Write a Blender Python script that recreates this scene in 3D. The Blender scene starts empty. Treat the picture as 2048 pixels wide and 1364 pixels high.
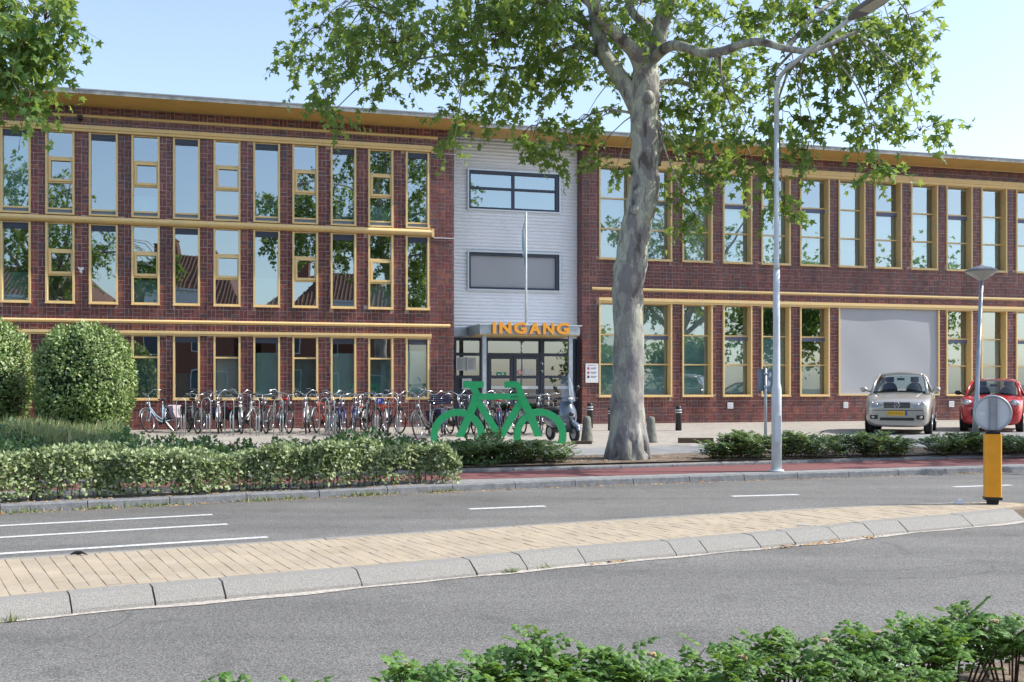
import bpy, math, random
import numpy as np
from mathutils import Vector, Matrix
R = math.radians
rng = random.Random(7)
nrg = np.random.default_rng(11)
scene = bpy.context.scene
COL = scene.collection

# ---------------------------------------------------------------- camera, sky, sun, exposure
F = 2100.0          # focal length in pixels of a 2048 px wide picture
H = 1.6             # eye height
YH = 766.0          # row of the horizon
cam_d = bpy.data.cameras.new('camera')
cam = bpy.data.objects.new('camera', cam_d); COL.objects.link(cam)
cam.location = (0, 0, H); cam.rotation_euler = (R(90), 0, 0)
cam_d.sensor_width = 36.0; cam_d.lens = 36.0 * F / 2048.0
cam_d.shift_y = (YH - 682.0) / 2048.0
cam_d.clip_start = 0.1; cam_d.clip_end = 3000
scene.camera = cam

SUN_EL, SUN_AZ = 43.0, 87.0      # azimuth: compass style, 0 = +Y, 90 = +X
world = bpy.data.worlds.new('World'); scene.world = world; world.use_nodes = True
wn = world.node_tree.nodes; wl = world.node_tree.links
wn.clear()
sky = wn.new('ShaderNodeTexSky'); sky.sky_type = 'NISHITA'; sky.sun_disc = False
sky.sun_elevation = R(SUN_EL); sky.sun_rotation = R(SUN_AZ)
sky.air_density = 1.0; sky.dust_density = 1.3; sky.ozone_density = 2.5
bg = wn.new('ShaderNodeBackground'); bg.inputs['Strength'].default_value = 0.15
wo = wn.new('ShaderNodeOutputWorld')
hs_ = wn.new('ShaderNodeHueSaturation'); hs_.inputs['Saturation'].default_value = 0.84; hs_.inputs['Value'].default_value = 0.98
wl.new(sky.outputs[0], hs_.inputs['Color']); wl.new(hs_.outputs[0], bg.inputs[0]); wl.new(bg.outputs[0], wo.inputs[0])
sl = bpy.data.lights.new('sun', 'SUN'); sl.energy = 3.1; sl.angle = R(0.5); sl.color = (1.0, 0.965, 0.91)
sun = bpy.data.objects.new('sun', sl); COL.objects.link(sun)
sv = Vector((math.sin(R(SUN_AZ)) * math.cos(R(SUN_EL)), math.cos(R(SUN_AZ)) * math.cos(R(SUN_EL)), math.sin(R(SUN_EL))))
sun.rotation_euler = sv.to_track_quat('Z', 'Y').to_euler()
sun.location = (30, 0, 30)
scene.view_settings.view_transform = 'Standard'
scene.view_settings.look = 'None'
scene.view_settings.exposure = 0.96
scene.view_settings.gamma = 1.0
scene.view_settings.use_curve_mapping = False
try:
    scene.cycles.max_bounces = 6; scene.cycles.transparent_max_bounces = 12
    scene.cycles.caustics_reflective = False; scene.cycles.caustics_refractive = False
except Exception: pass

# ---------------------------------------------------------------- materials
def mat(name, c, rough=0.7, metal=0.0, spec=0.5, noise=0.0, nscale=8.0, c2=None, bump=0.0, bscale=None, coat=0.0, island=None, coords='Object', detail=6, weather=0.0):
    m = bpy.data.materials.new(name); m.use_nodes = True
    nt = m.node_tree; N = nt.nodes; L = nt.links
    p = N['Principled BSDF']
    p.inputs['Base Color'].default_value = (*c, 1); p.inputs['Roughness'].default_value = rough
    p.inputs['Metallic'].default_value = metal; p.inputs['Specular IOR Level'].default_value = spec
    p.inputs['Coat Weight'].default_value = coat
    p.inputs['Coat Roughness'].default_value = 0.06
    tc = N.new('ShaderNodeTexCoord')
    col = None
    if island:
        g = N.new('ShaderNodeNewGeometry'); oi = N.new('ShaderNodeObjectInfo')
        ad = N.new('ShaderNodeMath'); ad.operation = 'ADD'
        fr = N.new('ShaderNodeMath'); fr.operation = 'FRACT'
        L.new(g.outputs['Random Per Island'], ad.inputs[0]); L.new(oi.outputs['Random'], ad.inputs[1]); L.new(ad.outputs[0], fr.inputs[0])
        cr = N.new('ShaderNodeValToRGB'); L.new(fr.outputs[0], cr.inputs[0])
        els = cr.color_ramp.elements
        while len(els) > 1: els.remove(els[-1])
        els[0].position = 0; els[0].color = (*island[0], 1)
        for i, cc in enumerate(island[1:]):
            e = els.new((i + 1) / (len(island) - 1)); e.color = (*cc, 1)
        col = cr.outputs[0]
    if noise > 0 or c2:
        nz = N.new('ShaderNodeTexNoise'); nz.inputs['Scale'].default_value = nscale; nz.inputs['Detail'].default_value = detail
        nz.inputs['Roughness'].default_value = 0.65
        L.new(tc.outputs[coords], nz.inputs['Vector'])
        mp = N.new('ShaderNodeMapRange'); mp.inputs['From Min'].default_value = 0.33; mp.inputs['From Max'].default_value = 0.67
        L.new(nz.outputs[0], mp.inputs[0])
        if c2:
            mx = N.new('ShaderNodeMix'); mx.data_type = 'RGBA'
            L.new(mp.outputs[0], mx.inputs[0])
            mx.inputs[6].default_value = (*c, 1); mx.inputs[7].default_value = (*c2, 1)
            if col: L.new(col, mx.inputs[6])
            col = mx.outputs[2]
        if noise > 0:
            mr = N.new('ShaderNodeMapRange'); mr.inputs['To Min'].default_value = 1 - noise; mr.inputs['To Max'].default_value = 1 + noise
            L.new(mp.outputs[0], mr.inputs[0])
            mu = N.new('ShaderNodeMix'); mu.data_type = 'RGBA'; mu.blend_type = 'MULTIPLY'; mu.inputs[0].default_value = 1
            if col: L.new(col, mu.inputs[6])
            else: mu.inputs[6].default_value = (*c, 1)
            L.new(mr.outputs[0], mu.inputs[7]); col = mu.outputs[2]
    if weather and col:      # broad stains and vertical runs
        mpw = N.new('ShaderNodeMapping'); mpw.inputs['Scale'].default_value = (2.2, 2.2, 0.5); L.new(tc.outputs['Object'], mpw.inputs[0])
        nw = N.new('ShaderNodeTexNoise'); nw.inputs['Scale'].default_value = 0.9; nw.inputs['Detail'].default_value = 6; L.new(mpw.outputs[0], nw.inputs['Vector'])
        rw = N.new('ShaderNodeMapRange'); rw.inputs[1].default_value = 0.35; rw.inputs[2].default_value = 0.65; rw.inputs[3].default_value = 1-weather; rw.inputs[4].default_value = 1+weather
        L.new(nw.outputs[0], rw.inputs[0]); mw_ = N.new('ShaderNodeMix'); mw_.data_type = 'RGBA'; mw_.blend_type = 'MULTIPLY'; mw_.inputs[0].default_value = 1
        L.new(col, mw_.inputs[6]); L.new(rw.outputs[0], mw_.inputs[7]); col = mw_.outputs[2]
    if col: L.new(col, p.inputs['Base Color'])
    if bump > 0:
        bn = N.new('ShaderNodeTexNoise'); bn.inputs['Scale'].default_value = bscale or nscale * 3; bn.inputs['Detail'].default_value = 5
        L.new(tc.outputs[coords], bn.inputs['Vector'])
        b = N.new('ShaderNodeBump'); b.inputs['Strength'].default_value = bump; b.inputs['Distance'].default_value = 0.02
        L.new(bn.outputs[0], b.inputs['Height']); L.new(b.outputs[0], p.inputs['Normal'])
    return m

def leaf_mat(name, cols, rough=0.45, trans=0.35, tcol=(0.25, 0.38, 0.04)):
    m = mat(name, cols[0], rough, island=cols)
    nt = m.node_tree; N = nt.nodes; L = nt.links
    p = N['Principled BSDF']; out = N['Material Output']
    src = p.inputs['Base Color'].links[0].from_socket
    tr = N.new('ShaderNodeBsdfTranslucent')
    mm = N.new('ShaderNodeMix'); mm.data_type = 'RGBA'; mm.inputs[0].default_value = 0.6
    L.new(src, mm.inputs[6]); mm.inputs[7].default_value = (*tcol, 1)
    L.new(mm.outputs[2], tr.inputs[0])
    mx = N.new('ShaderNodeMixShader'); mx.inputs[0].default_value = trans
    L.new(p.outputs[0], mx.inputs[1]); L.new(tr.outputs[0], mx.inputs[2]); L.new(mx.outputs[0], out.inputs[0])
    return m

def glass_mat(name, tint=(0.55, 0.66, 0.66), refl=0.5, wob=0.04, gcol=(0.92, 0.97, 1.0)):
    m = bpy.data.materials.new(name); m.use_nodes = True
    nt = m.node_tree; N = nt.nodes; L = nt.links; N.clear()
    o = N.new('ShaderNodeOutputMaterial'); t = N.new('ShaderNodeBsdfTransparent'); t.inputs[0].default_value = (*tint, 1)
    g = N.new('ShaderNodeBsdfGlossy'); g.inputs['Roughness'].default_value = 0.008; g.inputs[0].default_value = (*gcol, 1)
    fr = N.new('ShaderNodeLayerWeight'); fr.inputs[0].default_value = 0.3
    mr = N.new('ShaderNodeMapRange'); mr.inputs['To Min'].default_value = refl; mr.inputs['To Max'].default_value = 1.0
    L.new(fr.outputs['Fresnel'], mr.inputs[0])
    mx = N.new('ShaderNodeMixShader'); L.new(mr.outputs[0], mx.inputs[0]); L.new(t.outputs[0], mx.inputs[1]); L.new(g.outputs[0], mx.inputs[2])
    L.new(mx.outputs[0], o.inputs[0])
    if wob:
        tc = N.new('ShaderNodeTexCoord'); nz = N.new('ShaderNodeTexNoise'); nz.inputs['Scale'].default_value = 0.9; nz.inputs['Detail'].default_value = 1
        L.new(tc.outputs['Object'], nz.inputs['Vector'])
        b = N.new('ShaderNodeBump'); b.inputs['Strength'].default_value = wob; b.inputs['Distance'].default_value = 0.1
        L.new(nz.outputs[0], b.inputs['Height']); L.new(b.outputs[0], g.inputs['Normal'])
    return m

M = {}
M['brick'] = mat('glazed brown brick', (0.1, 0.03, 0.025), 0.34, noise=0.35, nscale=14, bump=0.25, bscale=40,
    island=[(0.20,0.052,0.043),(0.14,0.04,0.037),(0.115,0.048,0.05),(0.175,0.05,0.04),(0.23,0.078,0.05),(0.125,0.036,0.034),(0.11,0.062,0.068),(0.16,0.038,0.031),(0.14,0.035,0.037),(0.18,0.05,0.036),(0.12,0.038,0.032)], weather=0.28)
M['mortar'] = mat('pinkish grey mortar', (0.48, 0.37, 0.335), 0.95, noise=0.25, nscale=5, bump=0.3, weather=0.2)
M['gold'] = mat('ochre yellow painted metal', (0.80, 0.60, 0.30), 0.5, noise=0.12, nscale=3.5, c2=(0.74,0.52,0.22))
M['soffit'] = mat('ochre soffit boards', (0.58, 0.38, 0.13), 0.6, noise=0.08, nscale=2.0)
M['fascia'] = mat('weathered pale fascia', (0.42, 0.41, 0.38), 0.6, noise=0.4, nscale=3.0, detail=8)
M['roof'] = mat('roof edge grey', (0.3, 0.31, 0.32), 0.7, noise=0.2)
M['grey'] = mat('grey painted sill panel', (0.16, 0.2, 0.25), 0.5, noise=0.08)
M['louvre'] = mat('dark blue louvre', (0.055, 0.065, 0.1), 0.4)
M['louvre2'] = mat('blue grey vent box', (0.15, 0.17, 0.27), 0.4)
M['glass'] = glass_mat('window glass', (0.66, 0.84, 0.83), 0.40, .02, (.84,.94,.98))
M['glass2'] = glass_mat('window glass pale', (0.8, 0.94, 0.93), 0.36, .02, (.84,.94,.98))
M['glassfilm'] = glass_mat('window glass over film', (0.85, 0.97, 0.95), 0.22, .016)
M['glassdoor'] = glass_mat('door glass', (0.6, 0.7, 0.68), 0.3, .016)
M['blind'] = mat('pale roller blind', (0.62, 0.65, 0.66), 0.9)
M['film'] = mat('frosted teal window film', (0.42, 0.66, 0.67), 0.8, noise=0.12, nscale=1.3)
M['teal'] = mat('teal curtain', (0.12, 0.24, 0.25), 0.9, noise=0.3, nscale=1.8)
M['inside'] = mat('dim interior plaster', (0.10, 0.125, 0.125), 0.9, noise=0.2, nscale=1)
M['cladding'] = mat('corrugated aluminium cladding', (0.86, 0.87, 0.90), 0.5, metal=0.1, noise=0.03, nscale=0.7, detail=2)
M['alu'] = mat('aluminium trim', (0.6, 0.62, 0.65), 0.35, metal=0.5)
M['zinc'] = mat('galvanised steel', (0.42, 0.46, 0.5), 0.42, metal=0.6, noise=0.15, nscale=6)
M['darkblue'] = mat('dark blue grey frame paint', (0.035, 0.045, 0.075), 0.35)
M['screen'] = mat('grey roller screen fabric', (0.40, 0.41, 0.43), 0.85, noise=0.03, nscale=0.6, bump=0.1, bscale=0.9)
M['white'] = mat('white print panel', (0.75, 0.75, 0.76), 0.5)
M['paper'] = mat('paper', (0.55, 0.58, 0.6), 0.7)
M['orange'] = mat('orange letter paint', (0.85, 0.36, 0.035), 0.35)
M['black'] = mat('black paint', (0.018, 0.018, 0.02), 0.4, noise=0.2)
M['rubber'] = mat('rubber', (0.022, 0.022, 0.024), 0.8)
M['chrome'] = mat('bright steel', (0.5, 0.51, 0.53), 0.25, metal=0.9)
M['silver'] = mat('brushed alloy', (0.42, 0.43, 0.44), 0.35, metal=0.6)
M['red'] = mat('red plastic', (0.55, 0.02, 0.025), 0.35)
M['green'] = mat('signal green paint', (0.014, 0.42, 0.13), 0.5, noise=0.12, nscale=5, c2=(0.03,0.36,0.14))
M['lamp_white'] = mat('pale grey pole paint', (0.62, 0.66, 0.68), 0.45, noise=0.1, nscale=3)
M['concrete'] = mat('weathered concrete', (0.17, 0.17, 0.15), 0.9, noise=0.35, nscale=9, bump=0.3)
M['kerb'] = mat('exposed aggregate kerb', (0.285, 0.272, 0.245), 0.9, noise=0.34, nscale=110, bump=0.5, bscale=160, coords='Object', detail=3)
M['kerb2'] = mat('dark grey concrete kerb', (0.19, 0.195, 0.20), 0.9, noise=0.25, nscale=12, bump=0.3)
M['paver'] = mat('yellow clinker paver', (0.6, 0.45, 0.29), 0.85, noise=0.08, nscale=30, bump=0.25, bscale=80,
    island=[(0.40,0.325,0.235),(0.37,0.305,0.228),(0.42,0.345,0.245),(0.38,0.31,0.218),(0.405,0.34,0.25)], weather=0.07)
M['sand'] = mat('joint sand', (0.22, 0.18, 0.13), 0.95, noise=0.3, nscale=30)
M['soil'] = mat('dry soil and litter', (0.12, 0.085, 0.06), 0.95, noise=0.5, nscale=6, c2=(0.2, 0.15, 0.11), bump=0.8, bscale=25)
M['bedding'] = mat('green planted soil', (0.05, 0.07, 0.03), 0.95, noise=0.4, nscale=4, bump=0.6)
M['line'] = mat('worn white road paint', (0.58, 0.58, 0.56), 0.7, noise=0.34, nscale=22)
M['redpath'] = mat('red asphalt', (0.19, 0.07, 0.066), 0.9, noise=0.15, nscale=40, bump=0.3)
M['litter'] = mat('dry fallen leaves', (0.35, 0.2, 0.08), 0.8, island=[(0.42,0.26,0.1),(0.3,0.16,0.06),(0.5,0.36,0.18),(0.36,0.2,0.1)])
M['leaf'] = leaf_mat('plane leaf', [(0.045,0.125,0.04),(0.08,0.18,0.045),(0.13,0.24,0.05),(0.045,0.13,0.05),(0.18,0.29,0.06),(0.065,0.165,0.05)], 0.5, 0.48, (0.5, 0.62, 0.10))
M['hedgeleaf'] = leaf_mat('pale hedge leaf', [(0.40,0.46,0.22),(0.13,0.20,0.07),(0.27,0.35,0.13),(0.52,0.56,0.34),(0.08,0.14,0.05),(0.34,0.41,0.17)], 0.55, 0.22, (0.3, 0.36, 0.1))
M['laurel'] = leaf_mat('laurel leaf', [(0.26,0.35,0.11),(0.10,0.2,0.055),(0.40,0.48,0.20),(0.18,0.28,0.08),(0.48,0.54,0.27)], 0.4, 0.16)
M['juniper'] = leaf_mat('ground cover leaf', [(0.045,0.12,0.045),(0.07,0.16,0.055),(0.11,0.2,0.065),(0.04,0.10,0.045),(0.16,0.22,0.10)], 0.55, 0.2)
M['drygrass'] = leaf_mat('grass blade', [(0.3,0.34,0.16),(0.2,0.3,0.11),(0.42,0.36,0.22),(0.17,0.26,0.1)], 0.6, 0.25)
M['rose'] = leaf_mat('shrub rose leaf', [(0.07,0.165,0.03),(0.11,0.235,0.04),(0.17,0.32,0.055),(0.06,0.145,0.035),(0.22,0.36,0.09)], 0.58, 0.36)
M['rosedark'] = leaf_mat('dark shrub leaf', [(0.075,0.15,0.04),(0.11,0.2,0.055),(0.2,0.28,0.09),(0.055,0.115,0.04),(0.27,0.33,0.14)], 0.5, 0.2)
M['stem'] = mat('brown stem', (0.09, 0.06, 0.04), 0.85)
M['petal'] = mat('faded rose bloom', (0.42, 0.30, 0.17), 0.7, noise=0.3)
M['pink'] = mat('pink flower', (0.45, 0.12, 0.25), 0.7)
M['core'] = mat('shaded inner twigs', (0.015, 0.03, 0.012), 0.95, noise=0.5, nscale=8)  # near-black green: shade inside the bush put into the colour

def bark_mat():
    m = mat('plane bark', (0.3, 0.28, 0.24), 0.85)
    nt = m.node_tree; N = nt.nodes; L = nt.links; p = N['Principled BSDF']
    tc = N.new('ShaderNodeTexCoord'); mp = N.new('ShaderNodeMapping'); mp.inputs['Scale'].default_value = (1, 1, 0.42)
    L.new(tc.outputs['Object'], mp.inputs[0])
    nz0 = N.new('ShaderNodeTexNoise'); nz0.inputs['Scale'].default_value = 5.0; nz0.inputs['Detail'].default_value = 4
    L.new(mp.outputs[0], nz0.inputs['Vector'])
    mixv = N.new('ShaderNodeMix'); mixv.data_type = 'VECTOR'; mixv.inputs[0].default_value = 0.25
    L.new(mp.outputs[0], mixv.inputs[4]); L.new(nz0.outputs['Color'], mixv.inputs[5])
    vo = N.new('ShaderNodeTexNoise'); vo.inputs['Scale'].default_value = 6.5; vo.inputs['Detail'].default_value = 3.5; vo.inputs['Roughness'].default_value = 0.5
    L.new(mixv.outputs[1], vo.inputs['Vector'])
    cr = N.new('ShaderNodeValToRGB'); cr.color_ramp.interpolation = 'EASE'
    e = cr.color_ramp.elements
    e[0].position = 0.34; e[0].color = (0.12, 0.10, 0.085, 1); e[1].position = 0.40; e[1].color = (0.25, 0.225, 0.21, 1)
    for pos, c in ((0.485, (0.28, 0.26, 0.245)), (0.50, (0.44, 0.43, 0.35)), (0.555, (0.34, 0.34, 0.27)), (0.58, (0.54, 0.54, 0.43)), (0.72, (0.44, 0.42, 0.34))):
        q = e.new(pos); q.color = (*c, 1)
    L.new(vo.outputs[0], cr.inputs[0])
    sx = N.new('ShaderNodeSeparateXYZ'); L.new(tc.outputs['Object'], sx.inputs[0])
    gr = N.new('ShaderNodeMapRange'); gr.inputs[1].default_value = 2.2; gr.inputs[2].default_value = 4.6; gr.inputs[3].default_value = 0.45; gr.inputs[4].default_value = 0.0
    L.new(sx.outputs[2], gr.inputs[0])
    gm = N.new('ShaderNodeMix'); gm.data_type = 'RGBA'; L.new(gr.outputs[0], gm.inputs[0]); L.new(cr.outputs[0], gm.inputs[6]); gm.inputs[7].default_value = (0.21, 0.205, 0.205, 1)
    L.new(gm.outputs[2], p.inputs['Base Color'])
    n2 = N.new('ShaderNodeTexNoise'); n2.inputs['Scale'].default_value = 9; n2.inputs['Detail'].default_value = 8
    L.new(mp.outputs[0], n2.inputs['Vector'])
    b = N.new('ShaderNodeBump'); b.inputs['Strength'].default_value = 0.7; b.inputs['Distance'].default_value = 0.04
    ad = N.new('ShaderNodeMath'); ad.operation = 'ADD'; L.new(n2.outputs[0], ad.inputs[0]); L.new(vo.outputs[0], ad.inputs[1])
    L.new(ad.outputs[0], b.inputs['Height']); L.new(b.outputs[0], p.inputs['Normal'])
    return m
M['bark'] = bark_mat()

def asphalt_mat():
    m = mat('road asphalt', (0.15, 0.15, 0.15), 0.88)
    nt = m.node_tree; N = nt.nodes; L = nt.links; p = N['Principled BSDF']
    tc = N.new('ShaderNodeTexCoord')
    def noise(sc, det, vec=None, rough=0.5):
        n = N.new('ShaderNodeTexNoise'); n.inputs['Scale'].default_value = sc; n.inputs['Detail'].default_value = det; n.inputs['Roughness'].default_value = rough
        L.new(vec or tc.outputs['Object'], n.inputs['Vector']); return n.outputs[0]
    def rng_(src, a, b, c, d):
        r = N.new('ShaderNodeMapRange'); r.inputs[1].default_value = a; r.inputs[2].default_value = b; r.inputs[3].default_value = c; r.inputs[4].default_value = d
        L.new(src, r.inputs[0]); return r.outputs[0]
    mp = N.new('ShaderNodeMapping'); mp.inputs['Rotation'].default_value = (0, 0, R(-22)); mp.inputs['Scale'].default_value = (0.12, 1.4, 1)
    L.new(tc.outputs['Object'], mp.inputs[0])
    vo = N.new('ShaderNodeTexVoronoi'); vo.inputs['Scale'].default_value = 95; L.new(tc.outputs['Object'], vo.inputs['Vector'])
    sp = rng_(vo.outputs['Color'], 0, 1, 0.45, 1.6)
    fine = rng_(noise(60, 4), 0.3, 0.7, 0.72, 1.3)
    big = rng_(noise(0.6, 3), 0.3, 0.7, 0.9, 1.12)
    streak = rng_(noise(1.0, 3, mp.outputs[0]), 0.3, 0.7, 0.80, 1.16)
    def mul(a, b):
        q = N.new('ShaderNodeMath'); q.operation = 'MULTIPLY'; L.new(a, q.inputs[0]); L.new(b, q.inputs[1]); return q.outputs[0]
    v = mul(mul(mul(sp, fine), big), streak)
    dn = N.new('ShaderNodeTexNoise'); dn.inputs['Scale'].default_value = 1.3; dn.inputs['Detail'].default_value = 5; L.new(tc.outputs['Object'], dn.inputs['Vector'])
    mv = N.new('ShaderNodeMix'); mv.data_type = 'VECTOR'; mv.inputs[0].default_value = 0.35; L.new(tc.outputs['Object'], mv.inputs[4]); L.new(dn.outputs['Color'], mv.inputs[5])
    cv = N.new('ShaderNodeTexVoronoi'); cv.feature = 'DISTANCE_TO_EDGE'; cv.inputs['Scale'].default_value = 0.45; L.new(mv.outputs[1], cv.inputs['Vector'])
    crk = rng_(cv.outputs['Distance'], 0.0, 0.005, 0.68, 1.0)
    msk = rng_(noise(0.35, 2), 0.5, 0.56, 0.0, 1.0)
    cm = N.new('ShaderNodeMix'); cm.data_type = 'FLOAT'; L.new(msk, cm.inputs[0]); cm.inputs[2].default_value = 1.0; L.new(crk, cm.inputs[3])
    v = mul(v, cm.outputs[0])
    pt = rng_(noise(2.2, 2), 0.60, 0.68, 1.0, 0.84)
    v = mul(v, pt)
    mx = N.new('ShaderNodeMix'); mx.data_type = 'RGBA'; mx.blend_type = 'MULTIPLY'; mx.inputs[0].default_value = 1
    mx.inputs[6].default_value = (0.150, 0.144, 0.133, 1); L.new(v, mx.inputs[7]); L.new(mx.outputs[2], p.inputs['Base Color'])
    b = N.new('ShaderNodeBump'); b.inputs['Strength'].default_value = 0.6; b.inputs['Distance'].default_value = 0.006
    L.new(vo.outputs['Distance'], b.inputs['Height']); L.new(b.outputs[0], p.inputs['Normal'])
    return m
M['asphalt'] = asphalt_mat()

# ---------------------------------------------------------------- mesh building helpers
class MB:
    def __init__(s): s.v = []; s.f = []; s.m = []
    def add(s, vs, fs, mi=0):
        o = len(s.v); s.v += [tuple(v) for v in vs]; s.f += [tuple(i + o for i in f) for f in fs]; s.m += [mi] * len(fs); return s
    def box(s, x0, x1, y0, y1, z0, z1, mi=0):
        return s.add([(x0,y0,z0),(x1,y0,z0),(x1,y1,z0),(x0,y1,z0),(x0,y0,z1),(x1,y0,z1),(x1,y1,z1),(x0,y1,z1)],
            [(0,3,2,1),(4,5,6,7),(0,1,5,4),(1,2,6,5),(2,3,7,6),(3,0,4,7)], mi)
    def tube(s, pts, rad, n=8, mi=0, caps=True, flat=1.0, lump=0.0):
        pts = [Vector(p) for p in pts]
        if not hasattr(rad, '__len__'): rad = [rad] * len(pts)
        prev = None; rings = []
        for i, p in enumerate(pts):
            t = (pts[min(i + 1, len(pts) - 1)] - pts[max(i - 1, 0)])
            t = t.normalized() if t.length > 1e-9 else Vector((0, 0, 1))
            if prev is None:
                a = Vector((0, 0, 1)) if abs(t.z) < 0.9 else Vector((1, 0, 0))
                u = t.cross(a).normalized()
            else:
                u = (prev - t * prev.dot(t)); u = u.normalized() if u.length > 1e-6 else prev
            w = t.cross(u); prev = u
            ring = []
            for k in range(n):
                a = 2 * math.pi * k / n
                rr = rad[i] * (1 + (lump * math.sin(3 * a + i * 1.3) + lump * 0.7 * math.sin(2 * a - i * 0.9) if lump else 0))
                ring.append(p + u * math.cos(a) * rr + w * math.sin(a) * rr * flat)
            rings.append(ring)
        vs = [v for r_ in rings for v in r_]
        fs = [(i*n+k, i*n+(k+1) % n, (i+1)*n+(k+1) % n, (i+1)*n+k) for i in range(len(pts)-1) for k in range(n)]
        if caps: fs += [tuple(range(n - 1, -1, -1)), tuple((len(pts)-1)*n + k for k in range(n))]
        return s.add(vs, fs, mi)
    def lathe(s, prof, c=(0,0,0), n=16, axis='z', mi=0):
        vs = []; fs = []
        for r_, z in prof:
            for k in range(n):
                a = 2*math.pi*k/n; p = (r_*math.cos(a), r_*math.sin(a), z)
                if axis == 'y': p = (p[0], p[2], p[1])
                if axis == 'x': p = (p[2], p[0], p[1])
                vs.append((p[0]+c[0], p[1]+c[1], p[2]+c[2]))
        for i in range(len(prof)-1):
            for k in range(n): fs.append((i*n+k, i*n+(k+1) % n, (i+1)*n+(k+1) % n, (i+1)*n+k))
        fs += [tuple(range(n-1, -1, -1)), tuple((len(prof)-1)*n+k for k in range(n))]
        return s.add(vs, fs, mi)
    def torus(s, c, R0, r0, n=24, m=8, mi=0, a0=0.0, a1=2*math.pi, wide=1.0):
        # ring in the local xz plane (axis y)
        full = abs(a1 - a0 - 2*math.pi) < 1e-6
        k = n if full else n + 1
        vs = []; fs = []
        for i in range(k):
            a = a0 + (a1 - a0) * i / n
            for j in range(m):
                b = 2*math.pi*j/m; rr = R0 + r0*math.cos(b)
                vs.append((c[0] + rr*math.cos(a), c[1] + r0*wide*math.sin(b), c[2] + rr*math.sin(a)))
        for i in range(n):
            i2 = (i+1) % k
            for j in range(m): fs.append((i*m+j, i*m+(j+1) % m, i2*m+(j+1) % m, i2*m+j))
        return s.add(vs, fs, mi)
    def prism(s, poly, y0, y1, mi=0):
        # poly in (x, z); extruded along y
        n = len(poly)
        vs = [(x, y0, z) for x, z in poly] + [(x, y1, z) for x, z in poly]
        fs = [tuple(range(n)), tuple(range(2*n-1, n-1, -1))] + [((i+1) % n, i, n+i, n+(i+1) % n) for i in range(n)]
        return s.add(vs, fs, mi)
    def ell(s, c, rx, ry, rz, nu=14, nv=9, mi=0, p=1.0):
        vs = []; fs = []
        def sp(t): return math.copysign(abs(t) ** p, t)
        for j in range(nv + 1):
            b = -math.pi/2 + math.pi*j/nv
            for i in range(nu):
                a = 2*math.pi*i/nu
                vs.append((c[0]+rx*sp(math.cos(b))*sp(math.cos(a)), c[1]+ry*sp(math.cos(b))*sp(math.sin(a)), c[2]+rz*sp(math.sin(b))))
        for j in range(nv):
            for i in range(nu): fs.append((j*nu+i, j*nu+(i+1) % nu, (j+1)*nu+(i+1) % nu, (j+1)*nu+i))
        return s.add(vs, fs, mi)
    def mesh(s, name, mats, smooth=False):
        me = bpy.data.meshes.new(name); me.from_pydata(s.v, [], s.f)
        if not isinstance(mats, (list, tuple)): mats = [mats]
        for q in mats: me.materials.append(q)
        if len(mats) > 1: me.polygons.foreach_set('material_index', s.m)
        if smooth: me.polygons.foreach_set('use_smooth', [True] * len(me.polygons))
        me.update(); return me
    def build(s, name, mats, parent=None, smooth=False, loc=None, rot=None):
        o = bpy.data.objects.new(name, s.mesh(name, mats, smooth)); COL.objects.link(o)
        if parent: o.parent = parent
        if loc: o.location = loc
        if rot: o.rotation_euler = rot
        if smooth == 'auto':
            pass
        return o

def tag(o, label=None, cat=None, group=None, kind=None):
    if label: o['label'] = label
    if cat: o['category'] = cat
    if group: o['group'] = group
    if kind: o['kind'] = kind
    return o
def thing(name, label, cat, loc=(0,0,0), rz=0.0, group=None):
    o = bpy.data.objects.new(name, None); COL.objects.link(o); o.empty_display_size = 0.2
    o.location = loc; o.rotation_euler = (0, 0, rz); return tag(o, label, cat, group)
def inst(me, name, parent, loc=(0,0,0), rot=(0,0,0), sc=None):
    o = bpy.data.objects.new(name, me); COL.objects.link(o); o.parent = parent; o.location = loc; o.rotation_euler = rot
    if sc: o.scale = (sc, sc, sc) if not hasattr(sc, '__len__') else sc
    return o
CHILD = {}
def copy_tree(o, parent=None):
    c = o.copy(); COL.objects.link(c)
    if parent: c.parent = parent
    for ch in [k for k in bpy.data.objects if k.parent == o] if o.name not in CHILD else CHILD[o.name]:
        copy_tree(ch, c)
    return c
def children_index(root):
    ks = [k for k in bpy.data.objects if k.parent == root]
    CHILD[root.name] = ks
    for k in ks: children_index(k)

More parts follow.
